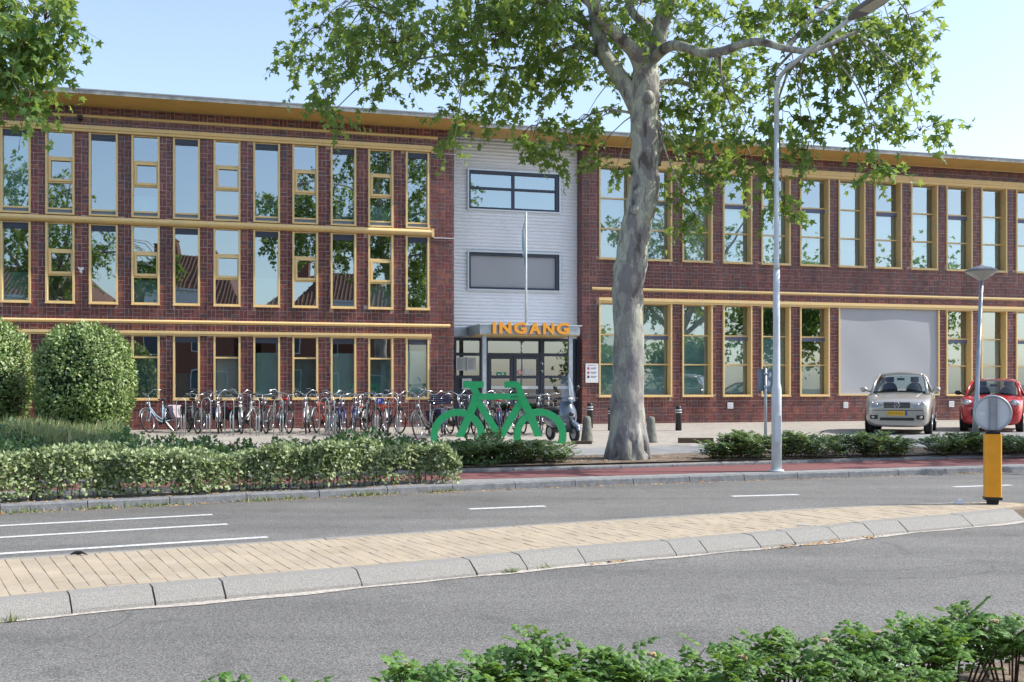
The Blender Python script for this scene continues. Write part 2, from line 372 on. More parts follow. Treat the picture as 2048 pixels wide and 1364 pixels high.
def scatter(name, tv, tf, pos, tip, nor, size, material, parent=None, kind='stuff', smooth=False):
    """one mesh of many leaves: template (x = width, y = length, z = normal)"""
    pos = np.asarray(pos, float); tip = np.asarray(tip, float); nor = np.asarray(nor, float)
    n = len(pos); size = np.broadcast_to(np.asarray(size, float), (n,))
    tip = tip / (np.linalg.norm(tip, axis=1, keepdims=True) + 1e-9)
    nor = nor - (nor * tip).sum(1, keepdims=True) * tip
    nor = nor / (np.linalg.norm(nor, axis=1, keepdims=True) + 1e-9)
    side = np.cross(tip, nor)
    tv = np.asarray(tv, float); k = len(tv)
    V = pos[:, None, :] + size[:, None, None] * (tv[None, :, 0:1]*side[:, None, :] + tv[None, :, 1:2]*tip[:, None, :] + tv[None, :, 2:3]*nor[:, None, :])
    me = bpy.data.meshes.new(name)
    me.vertices.add(n*k); me.vertices.foreach_set('co', V.reshape(-1))
    fl = [len(f) for f in tf]; flat = np.array([i for f in tf for i in f])
    tot = len(flat)
    me.loops.add(n*tot); me.loops.foreach_set('vertex_index', (flat[None, :] + (np.arange(n)*k)[:, None]).reshape(-1).astype(np.int32))
    me.polygons.add(n*len(tf))
    st = np.concatenate([[0], np.cumsum(fl)[:-1]])
    me.polygons.foreach_set('loop_start', (st[None, :] + (np.arange(n)*tot)[:, None]).reshape(-1).astype(np.int32))
    me.polygons.foreach_set('loop_total', np.tile(fl, n).astype(np.int32))
    me.materials.append(material); me.update(calc_edges=True); me.validate()
    o = bpy.data.objects.new(name, me); COL.objects.link(o)
    if parent: o.parent = parent
    if kind: o['kind'] = kind
    return o
def rvec(n): return nrg.normal(size=(n, 3))

LEAF5_V = [(0,0,0),(.42,-.08,-.10),(.27,.13,-.02),(.58,.42,-.14),(.2,.44,0),(0,.92,-.12),(-.2,.44,0),(-.58,.42,-.14),(-.27,.13,-.02),(-.42,-.08,-.10),(0,.3,.04)]
LEAF5_F = [(i, (i+1) % 10, 10) for i in range(10)]
LEAF2_V = [(0,0,0),(.3,.45,-.08),(0,1,-.1),(-.3,.45,-.08),(0,.45,.05)]
LEAF2_F = [(0,1,4),(1,2,4),(2,3,4),(3,0,4)]
BLADE_V = [(-.04,0,0),(.04,0,0),(0,1,.1)]
BLADE_F = [(0,1,2)]

def G(x, y, z=0.0):
    """point of the horizontal plane z that the picture shows at pixel (x, y)"""
    Y = (H - z) * F / (y - YH); return Vector(((x - 1024) / F * Y, Y, z))
def P3(x, y, Y):
    return Vector(((x - 1024) / F * Y, Y, H + (YH - y) / F * Y))
# ---------------------------------------------------------------- ground, roads, kerbs
def poly_sheet(name, pts, z, material, parent=None, kind='structure'):
    mb = MB(); mb.add([(p[0], p[1], z) for p in pts], [tuple(range(len(pts)))])
    o = mb.build(name, material, parent)
    if kind: o['kind'] = kind
    return o
class Line:
    """a plan polyline with arc length, extended at both ends"""
    def __init__(s, pts, ext0=25, ext1=25):
        p = [Vector((q[0], q[1])) for q in pts]
        p = [p[0] + (p[0]-p[1]).normalized()*ext0] + p + [p[-1] + (p[-1]-p[-2]).normalized()*ext1]
        for _ in range(2):   # corner cutting
            q = [p[0]]
            for a, b in zip(p[:-1], p[1:]): q += [a*0.75+b*0.25, a*0.25+b*0.75]
            p = q + [p[-1]]
        s.p = p; s.l = [0]
        for a, b in zip(p[:-1], p[1:]): s.l.append(s.l[-1] + (b-a).length)
        s.off = 0
    def raw(s, d):
        d = max(0, min(d, s.l[-1] - 1e-6)); i = 0
        lo, hi = 0, len(s.l) - 1
        while hi - lo > 1:
            mid = (lo+hi)//2
            if s.l[mid] <= d: lo = mid
            else: hi = mid
        t = (d - s.l[lo]) / (s.l[lo+1] - s.l[lo]); a, b = s.p[lo], s.p[lo+1]
        return a + (b-a)*t
    def at(s, d, t=0.0):
        a = s.raw(d); q = (s.raw(d+.6) - s.raw(d-.6)); q = q.normalized()
        return a + Vector((-q.y, q.x)) * t
    def near(s, p):
        best = None
        for i in range(0, int(s.l[-1]*20)):
            d = i/20; e = (s.raw(d) - Vector((p[0], p[1]))).length
            if best is None or e < best[0]: best = (e, d)
        return best[1]

poly_sheet('ground', [(-400,-400),(400,-400),(400,600),(-400,600)], -0.03, M['soil'])
road = poly_sheet('road', [(-70,-3),(70,-3),(70,75),(-70,60)], 0.0, M['asphalt'])

# median island of yellow clinkers between sloped kerb stones
L_near = Line([G(x, y) for x, y in ((0,1246),(150,1230),(313,1213.6),(455,1201),(720,1176),(957,1154),(1165,1129),(1355,1115),(1521,1098.8),(1680,1083),(1748,1073),(1952,1055.5),(2048,1043))], 8, 1.6)
far_pts = [G(x, y, .12) for x, y in ((0,1119),(350,1096),(700,1074.5),(1340,1033),(1737,1012),(1990,1003.5))]
L_far = Line(far_pts, 8, 1.2)
median = thing('median', None, None); tag(median, kind='structure')
s0, s1 = L_near.near(G(0,1246)), L_near.near(G(2048,1043))
# width of the island at arc position s
def med_w(s_):
    a = L_near.at(s_); best = 9
    q = (L_near.raw(s_+.5) - L_near.raw(s_-.5)).normalized(); nrm = Vector((-q.y, q.x))
    for i in range(len(L_far.p) - 1):
        u, v = L_far.p[i] - a, L_far.p[i+1] - a
        du, dv = u.dot(q), v.dot(q)
        if du <= 0 < dv:
            t = -du/(dv-du); w = (u + (v-u)*t).dot(nrm)
            if 0 < w < best: best = w
    return best if best < 9 else 0.9
ws = [(d, med_w(d)) for d in np.arange(0.6, L_near.l[-1]-0.4, 0.25)]
def mw(d):
    return float(np.interp(d, [a for a, b in ws], [b for a, b in ws]))
EK = 0.30       # kerb stone depth
# bedding body
mb = MB(); ds = list(np.arange(0.8, L_near.l[-1]-0.6, 0.25))
for a, b in zip(ds[:-1], ds[1:]):
    A, B = L_near.at(a, .2), L_near.at(b, .2); C, D = L_near.at(b, mw(b)), L_near.at(a, mw(a))
    mb.add([(*A,0),(*B,0),(*C,0),(*D,0),(*A,.106),(*B,.106),(*C,.106),(*D,.106)], [(4,5,6,7),(0,1,5,4),(2,3,7,6)])
mb.build('bedding_sand', M['sand'], median)
def kerb_stone(line, d0, d1, prof, parent, material, gap=0.006):
    """prof = list of (t, z) across the kerb"""
    mb = MB(); n = max(2, int((d1-d0)/0.5)+1); vs = []; fs = []; k = len(prof)
    for i in range(n):
        d = d0+gap + (d1-d0-2*gap)*i/(n-1)
        for t, z in prof:
            q = line.at(d, t); vs.append((q.x, q.y, z))
    for i in range(n-1):
        for j in range(k): fs.append((i*k+j, i*k+(j+1) % k, (i+1)*k+(j+1) % k, (i+1)*k+j))
    fs += [tuple(range(k-1, -1, -1)), tuple((n-1)*k+j for j in range(k))]
    mb.add(vs, fs); return mb.build('kerb_stone', material, parent)
jx = [L_near.near(G(x, y)) for x, y in ((150,1230),(313,1213.6),(454.5,1201),(720,1176),(956.6,1154),(1053,1142),(1165,1129),(1355,1115),(1421,1109),(1521,1098.8),(1599,1092),(1680,1083),(1748,1073),(1815,1067),(1952,1055.5))]
cur = jx[0]; pre = []
while cur > 1.6: pre.append(cur-1.0); cur -= 1.0
jx = sorted(pre) + jx
while jx[-1] < L_near.l[-1]-1.6: jx.append(jx[-1]+1.0)
PROF = [(0,-.02),(0.02,.03),(.135,.108),(.155,.118),(.30,.121),(.30,-.02)]
for a, b in zip(jx[:-1], jx[1:]):
    pr = [(t + rng.uniform(-.003,.003), z + rng.uniform(-.003,.003)) for t, z in PROF]
    kerb_stone(L_near, a, b, pr, median, M['kerb'], rng.choice([.004,.006,.009]))
# far side kerb of the island
mb = MB()
ff = Line([L_near.at(d, mw(d)) for d in ds[::3]], 0.1, 0.1)
d = 0.3; 
while d < ff.l[-1]-1.3:
    kerb_stone(ff, d, d+1.0, [(-.0,.116),(.10,.116),(.16,-.02),(0,-.02)], median, M['kerb']); d += 1.0
# clinker pavers
cell = []
PW, PL = 0.105, 0.21
d = 2.0
while d < L_near.l[-1]-1.0:                       # border course along the kerb
    cell.append((d, d+PL, .306, .306+.07)); d += PL
d = 2.0; col_i = 0
while d < L_near.l[-1]-1.0:
    t = 0.38 - (0.5*PL if col_i % 2 else 0) - (0.04 if col_i % 3 == 0 else 0); W_ = mw(d)-0.02
    while t < W_:
        a, b = max(t, .38), min(t+PL, W_)
        if b-a > .03: cell.append((d, d+PW, a, b))
        t += PL
    d += PW; col_i += 1
def paver_geo(mb, c):
    d0_, d1_, t0, t1 = c; g = .0013; z = .121 + rng.uniform(-.002,.002)
    P = [L_near.at(d0_+g, t0+g), L_near.at(d1_-g, t0+g), L_near.at(d1_-g, t1-g), L_near.at(d0_+g, t1-g)]
    ct = sum(P, Vector((0,0)))/4; Q = [p + (ct-p)*.04 for p in P]
    tl = rng.uniform(-.0015,.0015)
    mb.add([(*p, .10) for p in P] + [(*p, z-.003) for p in P] + [(p.x, p.y, z + (tl if i < 2 else -tl)) for i, p in enumerate(Q)],
           [(8,9,10,11)] + [(i,(i+1) % 4,4+(i+1) % 4,4+i) for i in range(4)] + [(4+i,4+(i+1) % 4,8+(i+1) % 4,8+i) for i in range(4)])
def vis(c):
    p = L_near.at((c[0]+c[1])/2, (c[2]+c[3])/2); return abs(p.x/p.y) < .5, p.y
order = sorted(cell, key=lambda c: (not vis(c)[0], vis(c)[1]))
for c in order[:300]:
    mb = MB(); paver_geo(mb, c); mb.build('paver', M['paver'], median)
mb = MB()
for c in order[300:]: paver_geo(mb, c)
tag(mb.build('paving', M['paver'], median), kind='stuff')

# sand line in the gutter at the foot of the kerb
mb = MB()
for a, b in zip(ds[:-1], ds[1:]):
    wa, wb = .05+.035*math.sin(a*2.1)+.02*math.sin(a*7), .05+.035*math.sin(b*2.1)+.02*math.sin(b*7)
    A, B, C, D = L_near.at(a, -wa), L_near.at(b, -wb), L_near.at(b, .01), L_near.at(a, .01)
    mb.add([(*A,.005),(*B,.005),(*C,.009),(*D,.009)], [(0,1,2,3)])
M['grit'] = mat('gutter grit', (0.42, 0.38, 0.33), 0.95, noise=0.35, nscale=25)
tag(mb.build('gutter_grit', M['grit']), kind='structure')

# far kerb, verge, red cycle path
K1 = Line([G(x, y) for x, y in ((0,1027),(520,1001.6),(933,981.5),(1340,965.7),(1782,952),(2048,943))], 20, 30)
PN = Line([G(x, y, .10) for x, y in ((916,959),(1340,948),(2048,927.6))], 30, 30)
PF = Line([G(x, y, .10) for x, y in ((913,946),(1340,934),(2048,914))], 30, 30)
def strip(name, la, lb, za, zb, material, x0=-24, x1=40, step=0.8, kind='structure'):
    """sheet between two plan lines for x0 < X < x1"""
    def yx(l, x):
        xs = [p.x for p in l.p]; ys = [p.y for p in l.p]; return float(np.interp(x, xs, ys))
    xs = list(np.arange(x0, x1+.01, step)); vs = []; fs = []
    for x in xs: vs += [(x, yx(la, x), za), (x, yx(lb, x), zb)]
    for i in range(len(xs)-1): fs.append((2*i, 2*i+2, 2*i+3, 2*i+1))
    mb = MB(); mb.add(vs, fs); o = mb.build(name, material)
    if kind: o['kind'] = kind
    return o
def lshift(l, t):
    n = Line.__new__(Line); n.p = [l.at(d, t) for d in np.arange(.1, l.l[-1]-.1, .8)]; n.l = [0]
    for a, b in zip(n.p[:-1], n.p[1:]): n.l.append(n.l[-1] + (b-a).length)
    return n
M['tile_grey'] = mat('grey concrete tiles', (0.28,0.27,0.26), 0.9, noise=0.2, nscale=3)
strip('verge', lshift(K1, .14), PN, .098, .098, M['tile_grey'])
strip('cycle_path', PN, PF, .102, .102, M['redpath'])
far_kerb = thing('kerb', None, None); tag(far_kerb, kind='structure')
PK = [(0,-.02),(.012,.085),(.03,.10),(.15,.102),(.15,-.02)]
a0 = K1.near(G(0,1027)) - 4
for i in range(30):
    kerb_stone(K1, a0+i*1.0, a0+i+1.0, [(t, z+rng.uniform(-.002,.002)) for t, z in PK], far_kerb, M['kerb2'])
path_kerb = thing('path_edging', None, None); tag(path_kerb, kind='structure')
a0 = PF.near(G(913,946,.1)) - 8; PK2 = [(0,.08),(.005,.135),(.02,.15),(.12,.15),(.12,.08)]
for i in range(28):
    kerb_stone(PF, a0+i*1.0, a0+i+1.0, [(t, z+rng.uniform(-.003,.003)) for t, z in PK2], path_kerb, M['kerb2'])

# plaza and parking behind
ZP = 0.18
TH = R(15.4); DV = Vector((math.cos(TH), math.sin(TH))); MV = Vector((math.sin(TH), -math.cos(TH)))   # along the wall, outward
P0 = Vector((-134/F*34.3, 34.3))
def BW(s_, n):      # building coordinates -> plan
    return P0 + DV*s_ + MV*n
M['plaza'] = mat('sun bleached concrete pavers', (0.38,0.345,0.295), 0.9, noise=0.12, nscale=1.2, bump=0.3, bscale=12)
def plaza_tiles(m, sc=3.3, dark=0.8):
    nt = m.node_tree; N = nt.nodes; L = nt.links; p = N['Principled BSDF']
    src = p.inputs['Base Color'].links[0].from_socket
    tc = N.new('ShaderNodeTexCoord'); mp = N.new('ShaderNodeMapping'); mp.inputs['Rotation'].default_value = (0,0,-TH)
    L.new(tc.outputs['Object'], mp.inputs[0])
    br = N.new('ShaderNodeTexBrick'); br.inputs['Scale'].default_value = sc; br.inputs['Color1'].default_value = (1,1,1,1)
    br.inputs['Color2'].default_value = (.86,.86,.86,1); br.inputs['Mortar'].default_value = (.55,.53,.5,1); br.inputs['Mortar Size'].default_value = .02
    br.inputs['Brick Width'].default_value = 1; br.inputs['Row Height'].default_value = 1
    L.new(mp.outputs[0], br.inputs['Vector'])
    mu = N.new('ShaderNodeMix'); mu.data_type = 'RGBA'; mu.blend_type = 'MULTIPLY'; mu.inputs[0].default_value = 1
    L.new(src, mu.inputs[6]); L.new(br.outputs[0], mu.inputs[7]); L.new(mu.outputs[2], p.inputs['Base Color'])
plaza_tiles(M['plaza']); plaza_tiles(M['tile_grey'])
mb = MB()
pf2 = lshift(PF, .12)
xs = np.arange(-20, 40, 1.0); vs = []; fs = []
for x in xs:
    y0 = float(np.interp(x, [p.x for p in pf2.p], [p.y for p in pf2.p]))
    vs += [(x, y0, .148), (x, y0+.15, ZP), (x, y0+3.0, ZP), (x, 75, ZP)]
for i in range(len(xs)-1):
    for j in range(3): fs.append((4*i+j, 4*i+4+j, 4*i+5+j, 4*i+1+j))
mb.add(vs, fs); tag(mb.build('plaza_pavement', M['plaza']), kind='structure')
def pfy(x, off=0): return float(np.interp(x, [p.x for p in pf2.p], [p.y for p in pf2.p])) + off
# grey tiled footpath behind the tree
M['grey2'] = mat('grey paving', (0.27,0.27,0.27), 0.9, noise=0.15, nscale=2); plaza_tiles(M['grey2'])
def band(name, x0, x1, o0, o1, z, m, wob=0.0):
    mb = MB(); xs = np.arange(x0, x1+.01, .5); vs = []; fs = []
    for i, x in enumerate(xs):
        w = wob*math.sin(x*1.7)+wob*.6*math.sin(x*4.1); vs += [(x, pfy(x, o0), z), (x, pfy(x, o1)+w, z)]
    for i in range(len(xs)-1): fs.append((2*i, 2*i+2, 2*i+3, 2*i+1))
    mb.add(vs, fs); return tag(mb.build(name, m), kind='structure')
band('footpath', -18, 30, 2.2, 4.4, ZP+.004, M['grey2'])
# planting bed: earth strip along the path, wider towards the left
band('planting_bed', -18, 38, .02, 2.0, ZP+.010, M['soil'], .12)
mb = MB(); mb.add([(-24, 12.5, ZP+.014), (-6.6, 17.4, ZP+.014), (-7.6, 20.8, ZP+.014), (-8.7, 24.5, ZP+.014), (-10.3, 29.0, ZP+.014), (-24, 26, ZP+.014)], [tuple(range(6))])
tag(mb.build('lawn_bed', M['bedding']), kind='structure')
# parking bays: darker asphalt with white lines
M['parking'] = mat('parking bay pavers', (0.24,0.235,0.23), 0.9, noise=0.15, nscale=3)
pb = [G(1560,884,ZP), G(2300,884,ZP), G(2300,862,ZP), G(1700,866,ZP)]
mb = MB(); mb.add([(p.x, p.y, ZP+.006) for p in pb], [(0,1,2,3)]); tag(mb.build('parking_bay', M['parking']), kind='structure')
def mark(name, a, b, w, z, parent=None, wear=True):
    a, b = Vector((a[0], a[1])), Vector((b[0], b[1])); q = (b-a).normalized(); n = Vector((-q.y, q.x))*w/2
    mb = MB(); k = 8; vs = []; fs = []
    for i in range(k+1):
        c = a + (b-a)*i/k; j1, j2 = 1+rng.uniform(-.06,.06), 1+rng.uniform(-.06,.06)
        vs += [(*(c-n*j1), z), (*(c+n*j2), z)]
    for i in range(k): fs.append((2*i, 2*i+2, 2*i+3, 2*i+1))
    mb.add(vs, fs); return tag(mb.build(name, M['line']), kind='structure')
mark('parking_line', G(1630,892,ZP), G(1706,872,ZP), .12, ZP+.011)
mark('parking_line', G(1865,890,ZP), G(1900,868,ZP), .12, ZP+.011)
# lane markings on the far carriageway
for (x0, y0, x1, y1) in ((938,1018.5,1090,1012.5),(1464,993,1596,989.5),(1908,974,2022,970.5)):
    mark('lane_marking', G(x0, y0), G(x1, y1), .13, .004)
dd = (G(1965,972) - G(1530,991)); dd.normalize()
for k in (1, 2, 3):
    c = G(1965,972) + dd*4*k; mark('lane_marking', c - dd*.5, c + dd*.5, .13, .004)
for (x0, y0, x1, y1) in ((0,1052,425,1029.5),(0,1075.5,455,1048.5),(0,1108,535,1074.5)):
    a, b = G(x0, y0), G(x1, y1); a = b + (a-b)*2.2; mark('lane_marking', a, b, .11, .004)
# block marks beside the near shoulder
for x, y in ((1765,1331),(1942,1292)):
    c = G(x, y); mark('edge_marking', c - Vector((.10,.05,0)), c + Vector((.10,.05,0)), .2, .004)
# near shoulder where the shrubs grow
mb = MB(); e0, e1 = Vector((-5, .6)), Vector((12, 9.6))
sh = Line([(-5,1.4),(0,3.55),(1.1,4.6),(2.0,5.35),(4,6.6),(9,9)], 3, 10)
vs = []; fs = []; xs = list(np.arange(-6, 16, .5))
for x in xs:
    y = float(np.interp(x, [p.x for p in sh.p], [p.y for p in sh.p])); vs += [(x, -3, .08), (x, y-.1, .08), (x, y, .07), (x, y, -.01)]
for i in range(len(xs)-1):
    for j in range(3): fs.append((4*i+j, 4*i+4+j, 4*i+5+j, 4*i+1+j))
mb.add(vs, fs); tag(mb.build('roadside_verge', M['soil']), kind='structure')
# drain inlet in the far kerb
c = G(1795, 950); mb = MB(); mb.box(-.22,.22,-.02,.05,.005,.07)
o = mb.build('drain_inlet', M['black'], loc=(c.x, c.y-.01, 0), rot=(0,0,R(17))); tag(o, 'black drain inlet set in the far kerb right of the tall lamp post', 'drain')

# ---------------------------------------------------------------- the building
bld = thing('school_building', 'long brown brick school with ochre window frames and a ribbed metal entrance bay', 'building', (P0.x, P0.y, 0), TH)
D3 = Vector((MV.x, MV.y))
def pb_(x, y, n=0.0):
    """pixel -> (s, z) on the wall plane lying n metres in front of the left wing's face"""
    u = (x-1024)/F; t = (P0.dot(MV) + n) / (u*MV.x + MV.y)
    p = Vector((u*t, t)); return (p-P0).dot(DV), H + (YH-y)/F*t
NR = -0.80           # right wing face
NC = -1.22           # entrance cladding face
def S(x, n=0.0): return pb_(x, 700, n)[0]
def ZL(y, x=840): return pb_(x, y, 0)[1]
def ZR(y, x=1200): return pb_(x, y, NR)[1]

LW = [(1,62),(91,149.5),(178,236),(263,319.5),(346,400),(427,481),(506.4,560),(584.5,636),(661,712),(736,786),(811,858)]
LW = [(S(a), S(b)) for a, b in LW]
pit = (LW[-1][0]-LW[0][0])/10
for k in range(3): LW.insert(0, (LW[0][0]-pit, LW[0][1]-pit))
zA1, zA0 = ZL(305), ZL(459)       # upper tier opening
zG1, zG0 = ZL(459), ZL(472)       # gutter
zB1, zB0 = ZL(473), ZL(619)       # middle tier
zC1, zC0 = ZL(677), ZL(797)       # ground tier
ZBT = pb_(860, 272.6)[1]; ZBB = pb_(860, 279)[1]      # slim band under the eaves
ZMT, ZMB = ZL(648,860), ZL(655,860)                   # slim band between floors
ZL1, ZL0 = ZL(294,860), ZL(305,860)                   # top lintel
ZC1, ZC0 = ZL(668.5,855), ZL(677,855)                 # ground lintel
ZTOP = pb_(860, 259)[1]
s_left0, s_left1 = S(-330), S(908)

def wall_sheet(name, s0, s1, z0, z1, holes, y, parent, material, reveal=0.3):
    xs = sorted(set([s0, s1] + [min(max(v, s0), s1) for h in holes for v in h[:2]]))
    zs = sorted(set([z0, z1] + [min(max(v, z0), z1) for h in holes for v in h[2:]]))
    mb = MB()
    for a, b in zip(xs[:-1], xs[1:]):
        for c, d in zip(zs[:-1], zs[1:]):
            mx_, mz = (a+b)/2, (c+d)/2
            if any(h[0] < mx_ < h[1] and h[2] < mz < h[3] for h in holes): continue
            mb.add([(a,y,c),(b,y,c),(b,y,d),(a,y,d)], [(0,1,2,3)])
    for h in holes:
        a, b, c, d = h
        mb.add([(a,y,c),(b,y,c),(b,y,d),(a,y,d),(a,y+reveal,c),(b,y+reveal,c),(b,y+reveal,d),(a,y+reveal,d)], [(0,1,5,4),(2,3,7,6),(1,2,6,5),(3,0,4,7)])
    return mb.build(name, material, parent)
MOD = 0.2405
def brick_rects(s0, s1, z0, z1, holes, off=0):
    out = []; g = .008; q = MOD/2
    for i in range(int(math.floor(s0/MOD)), int(math.ceil(s1/MOD))+1):
        for j in range(int(math.floor(z0/MOD)), int(math.ceil(z1/MOD))+1):
            a, c = i*MOD, j*MOD
            if (i+j+off) % 2: rr = [(a+g, a+MOD-g, c+g, c+q-g), (a+g, a+MOD-g, c+q+g, c+MOD-g)]
            else: rr = [(a+g, a+q-g, c+g, c+MOD-g), (a+q+g, a+MOD-g, c+g, c+MOD-g)]
            for r_ in rr:
                r_ = [max(r_[0], s0), min(r_[1], s1), max(r_[2], z0), min(r_[3], z1)]
                ok = r_[1]-r_[0] > .02 and r_[3]-r_[2] > .02
                for h in holes:
                    if not ok: break
                    if r_[0] < h[1] and r_[1] > h[0] and r_[2] < h[3] and r_[3] > h[2]:
                        opt = [(h[1]-r_[0], 0), (r_[1]-h[0], 1), (h[3]-r_[2], 2), (r_[3]-h[2], 3)]
                        k = min(opt)[1]; val = (h[1]+.004, h[0]-.004, h[3]+.004, h[2]-.004)[k]; r_[k] = val
                        ok = r_[1]-r_[0] > .02 and r_[3]-r_[2] > .02
                if ok: out.append(tuple(r_))
    return out
def brick_geo(mb, r_, y):
    a, b, c, d = r_; f = y - .012 - rng.uniform(0, .004); e = .004
    mb.add([(a,y+.003,c),(b,y+.003,c),(b,y+.003,d),(a,y+.003,d),(a+e,f,c+e),(b-e,f,c+e),(b-e,f,d-e),(a+e,f,d-e)],
        [(4,5,6,7),(0,1,5,4),(1,2,6,5),(2,3,7,6),(3,0,4,7)])

# left wing
holesL = []
for a, b in LW: holesL += [(a, b, zA0, zA1), (a, b, zB0, zB1), (a, b, zC0, zC1)]
s_lint = S(862); bandL = [(s_left0-1, s_lint, zA0-.0, zG0) if 0 else (s_left0-1, s_lint, zG0+.01, zG1-.01), (s_left0-1, s_lint, ZL0, ZL1), (s_left0-1, s_lint, ZC0, ZC1)]
wall_sheet('left_wing_wall', s_left0, s_left1, ZP-.05, ZTOP+.4, holesL, 0.0, bld, M['mortar'])
rL = brick_rects(s_left0, s_left1, ZP, ZTOP+.3, holesL + bandL)
# right wing
RWX = [(1197,1262),(1282,1343),(1363.5,1424),(1445,1503),(1521.6,1579.7),(1598.7,1657.7),(1675.6,1729),(1747.5,1802),(1820.5,1874),(1891,1943),(1960.6,2012),(2030.4,2080)]
RW = [(S(a, NR), S(b, NR)) for a, b in RWX]
pitR = (RW[-1][0]-RW[0][0])/11
for k in range(4): RW.append((RW[-1][0]+pitR, RW[-1][1]+pitR))
zRA1 = pb_(1620, 346, NR)[1]; zRA0 = pb_(1620, 530, NR)[1]; zRAl = pb_(1620, 341, NR)[1]+.0
zRA1 = pb_(1460, 346.5, NR)[1]; zRA0 = pb_(1460, 526, NR)[1]
zRl1, zRl0 = pb_(1460, 332, NR)[1], zRA1
zRC1, zRC0 = pb_(1460, 611, NR)[1], pb_(1460, 792, NR)[1]
zRg1, zRg0 = pb_(1460, 601, NR)[1], zRC1
zRm1, zRm0 = pb_(1200, 574, NR)[1], pb_(1200, 580.5, NR)[1]
zRt1, zRt0 = pb_(1300, 293, NR)[1], pb_(1300, 299, NR)[1]
s_r0, s_r1 = S(1164.3, NR), RW[-1][1]+1.2
scr = (S(1676, NR), S(1877, NR))
holesR = []
for i, (a, b) in enumerate(RW):
    holesR.append((a, b, zRA0, zRA1))
    if not (6 <= i <= 8): holesR.append((a, b, zRC0, zRC1))
holesR.append((scr[0], scr[1], zRC0, zRC1))
bandR = [(S(1196,NR), s_r1+1, zRl0, zRl1), (S(1196,NR), s_r1+1, zRg0, zRg1)]
wall_sheet('right_wing_wall', s_r0, s_r1, ZP-.05, ZTOP+.4, holesR, -NR, bld, M['mortar'])
rR = brick_rects(s_r0, s_r1, ZP, ZTOP+.3, holesR + bandR)
# return face of the right wing beside the cladding
mb = MB(); mb.add([(s_r0,-NR,ZP-.05),(s_r0,-NR,ZTOP+.4),(s_r0,-NC+.1,ZTOP+.4),(s_r0,-NC+.1,ZP-.05)], [(0,1,2,3)])
mb.build('return_wall', M['mortar'], bld)
mb = MB()
for j in range(int(ZP/MOD*2), int((ZTOP+.3)/MOD*2)):
    for k in range(2):
        y0 = -NR + k*.21 + .004; z0 = j*MOD/2+.006
        mb.box(s_r0-.012, s_r0+.004, y0+.004, y0+.2, z0, z0+MOD/2-.012)
tag(mb.build('return_brickwork', M['brick'], bld), kind='stuff')
# the 300 bricks that show largest are parts, the others are one part
allb = [(r_, 0.0) for r_ in rL] + [(r_, -NR) for r_ in rR]
def bscore(t):
    r_, y = t; p = BW((r_[0]+r_[1])/2, -y); u = p.x/p.y*F+1024
    v = YH - ((r_[2]+r_[3])/2 - H)/p.y*F
    hid = not (5 < u < 2040 and 240 < v < 830) or (u < 280 and v > 640) or (1210 < u < 1330) or (r_[1]-r_[0])*(r_[3]-r_[2]) < .018
    return (hid, p.y)
allb.sort(key=bscore)
for r_, y in allb[:300]:
    mb = MB(); brick_geo(mb, r_, y); mb.build('brick', M['brick'], bld)
mb = MB()
for r_, y in allb[300:]: brick_geo(mb, r_, y)
tag(mb.build('brickwork', M['brick'], bld), kind='stuff')

# ochre bands, lintels and gutter (half round profiles)
def rail(name, s0, s1, z0, z1, y, out, material, rnd=True, steps=0):
    prof = []
    zc, hz = (z0+z1)/2, (z1-z0)/2
    if rnd:
        for k in range(9):
            a = -math.pi/2 + math.pi*k/8; prof.append((y - out*math.cos(a), zc + hz*math.sin(a)))
    else:
        prof = [(y, z0), (y-out*.7, z0), (y-out*.7, z0+(z1-z0)*.35), (y-out, z0+(z1-z0)*.42), (y-out, z1), (y, z1)]
    n = len(prof); mb = MB()
    vs = [(s0, a, b) for a, b in prof] + [(s1, a, b) for a, b in prof]
    mb.add(vs, [(i, i+1, n+i+1, n+i) for i in range(n-1)] + [tuple(range(n-1, -1, -1)), tuple(range(n, 2*n)), (n-1, 0, n, 2*n-1)])
    return mb.build(name, material, bld)
def segs(a, b, L_): 
    k = max(1, round((b-a)/L_)); return [(a+(b-a)*i/k+.002, a+(b-a)*(i+1)/k-.002) for i in range(k)]
for a, b in segs(s_left0, s_lint, 3.0):
    rail('lintel', a, b, ZL0, ZL1, 0.0, .16, M['gold'], False)
    rail('gutter', a, b, zG0, zG1, 0.0, .2, M['gold'])
    rail('lintel', a, b, ZC0, ZC1, 0.0, .13, M['gold'], False)
for a, b in segs(s_left0, S(900), 3.6): rail('string_course', a, b, ZMB, ZMT, -.01, .07, M['gold'])
for a, b in segs(s_left0, S(875), 3.6): rail('string_course', a, b, ZBB, ZBT, -.01, .07, M['gold'])
for a, b in segs(S(1196,NR), s_r1, 3.0):
    rail('lintel', a, b, zRl0, zRl1, -NR, .15, M['gold'], False)
    rail('lintel', a, b, zRg0, zRg1, -NR, .12, M['gold'], False)
for a, b in segs(S(1183,NR), s_r1, 3.6):
    rail('string_course', a, b, zRm0, zRm1, -NR-.01, .07, M['gold'])
    rail('string_course', a, b, zRt0, zRt1, -NR-.01, .07, M['gold'])
# two downpipe stubs end the bands at the entrance side
mb = MB(); mb.box(s_lint+.002, s_lint+.075, -.17, -.002, zG0-.04, zG1+.02); mb.build('gutter_end', M['gold'], bld)
mb = MB(); mb.box(s_lint+.002, s_lint+.06, -.12, -.002, ZL0-.04, ZL1); mb.build('lintel_end', M['gold'], bld)
for zz in (zG0-.05, ZL0-.03):
    mb = MB(); mb.tube([(s_lint+.08, -.05, zz), (s_left1+.03, -.05, zz-.0)], .018, 6); mb.build('pipe', M['alu'], bld)

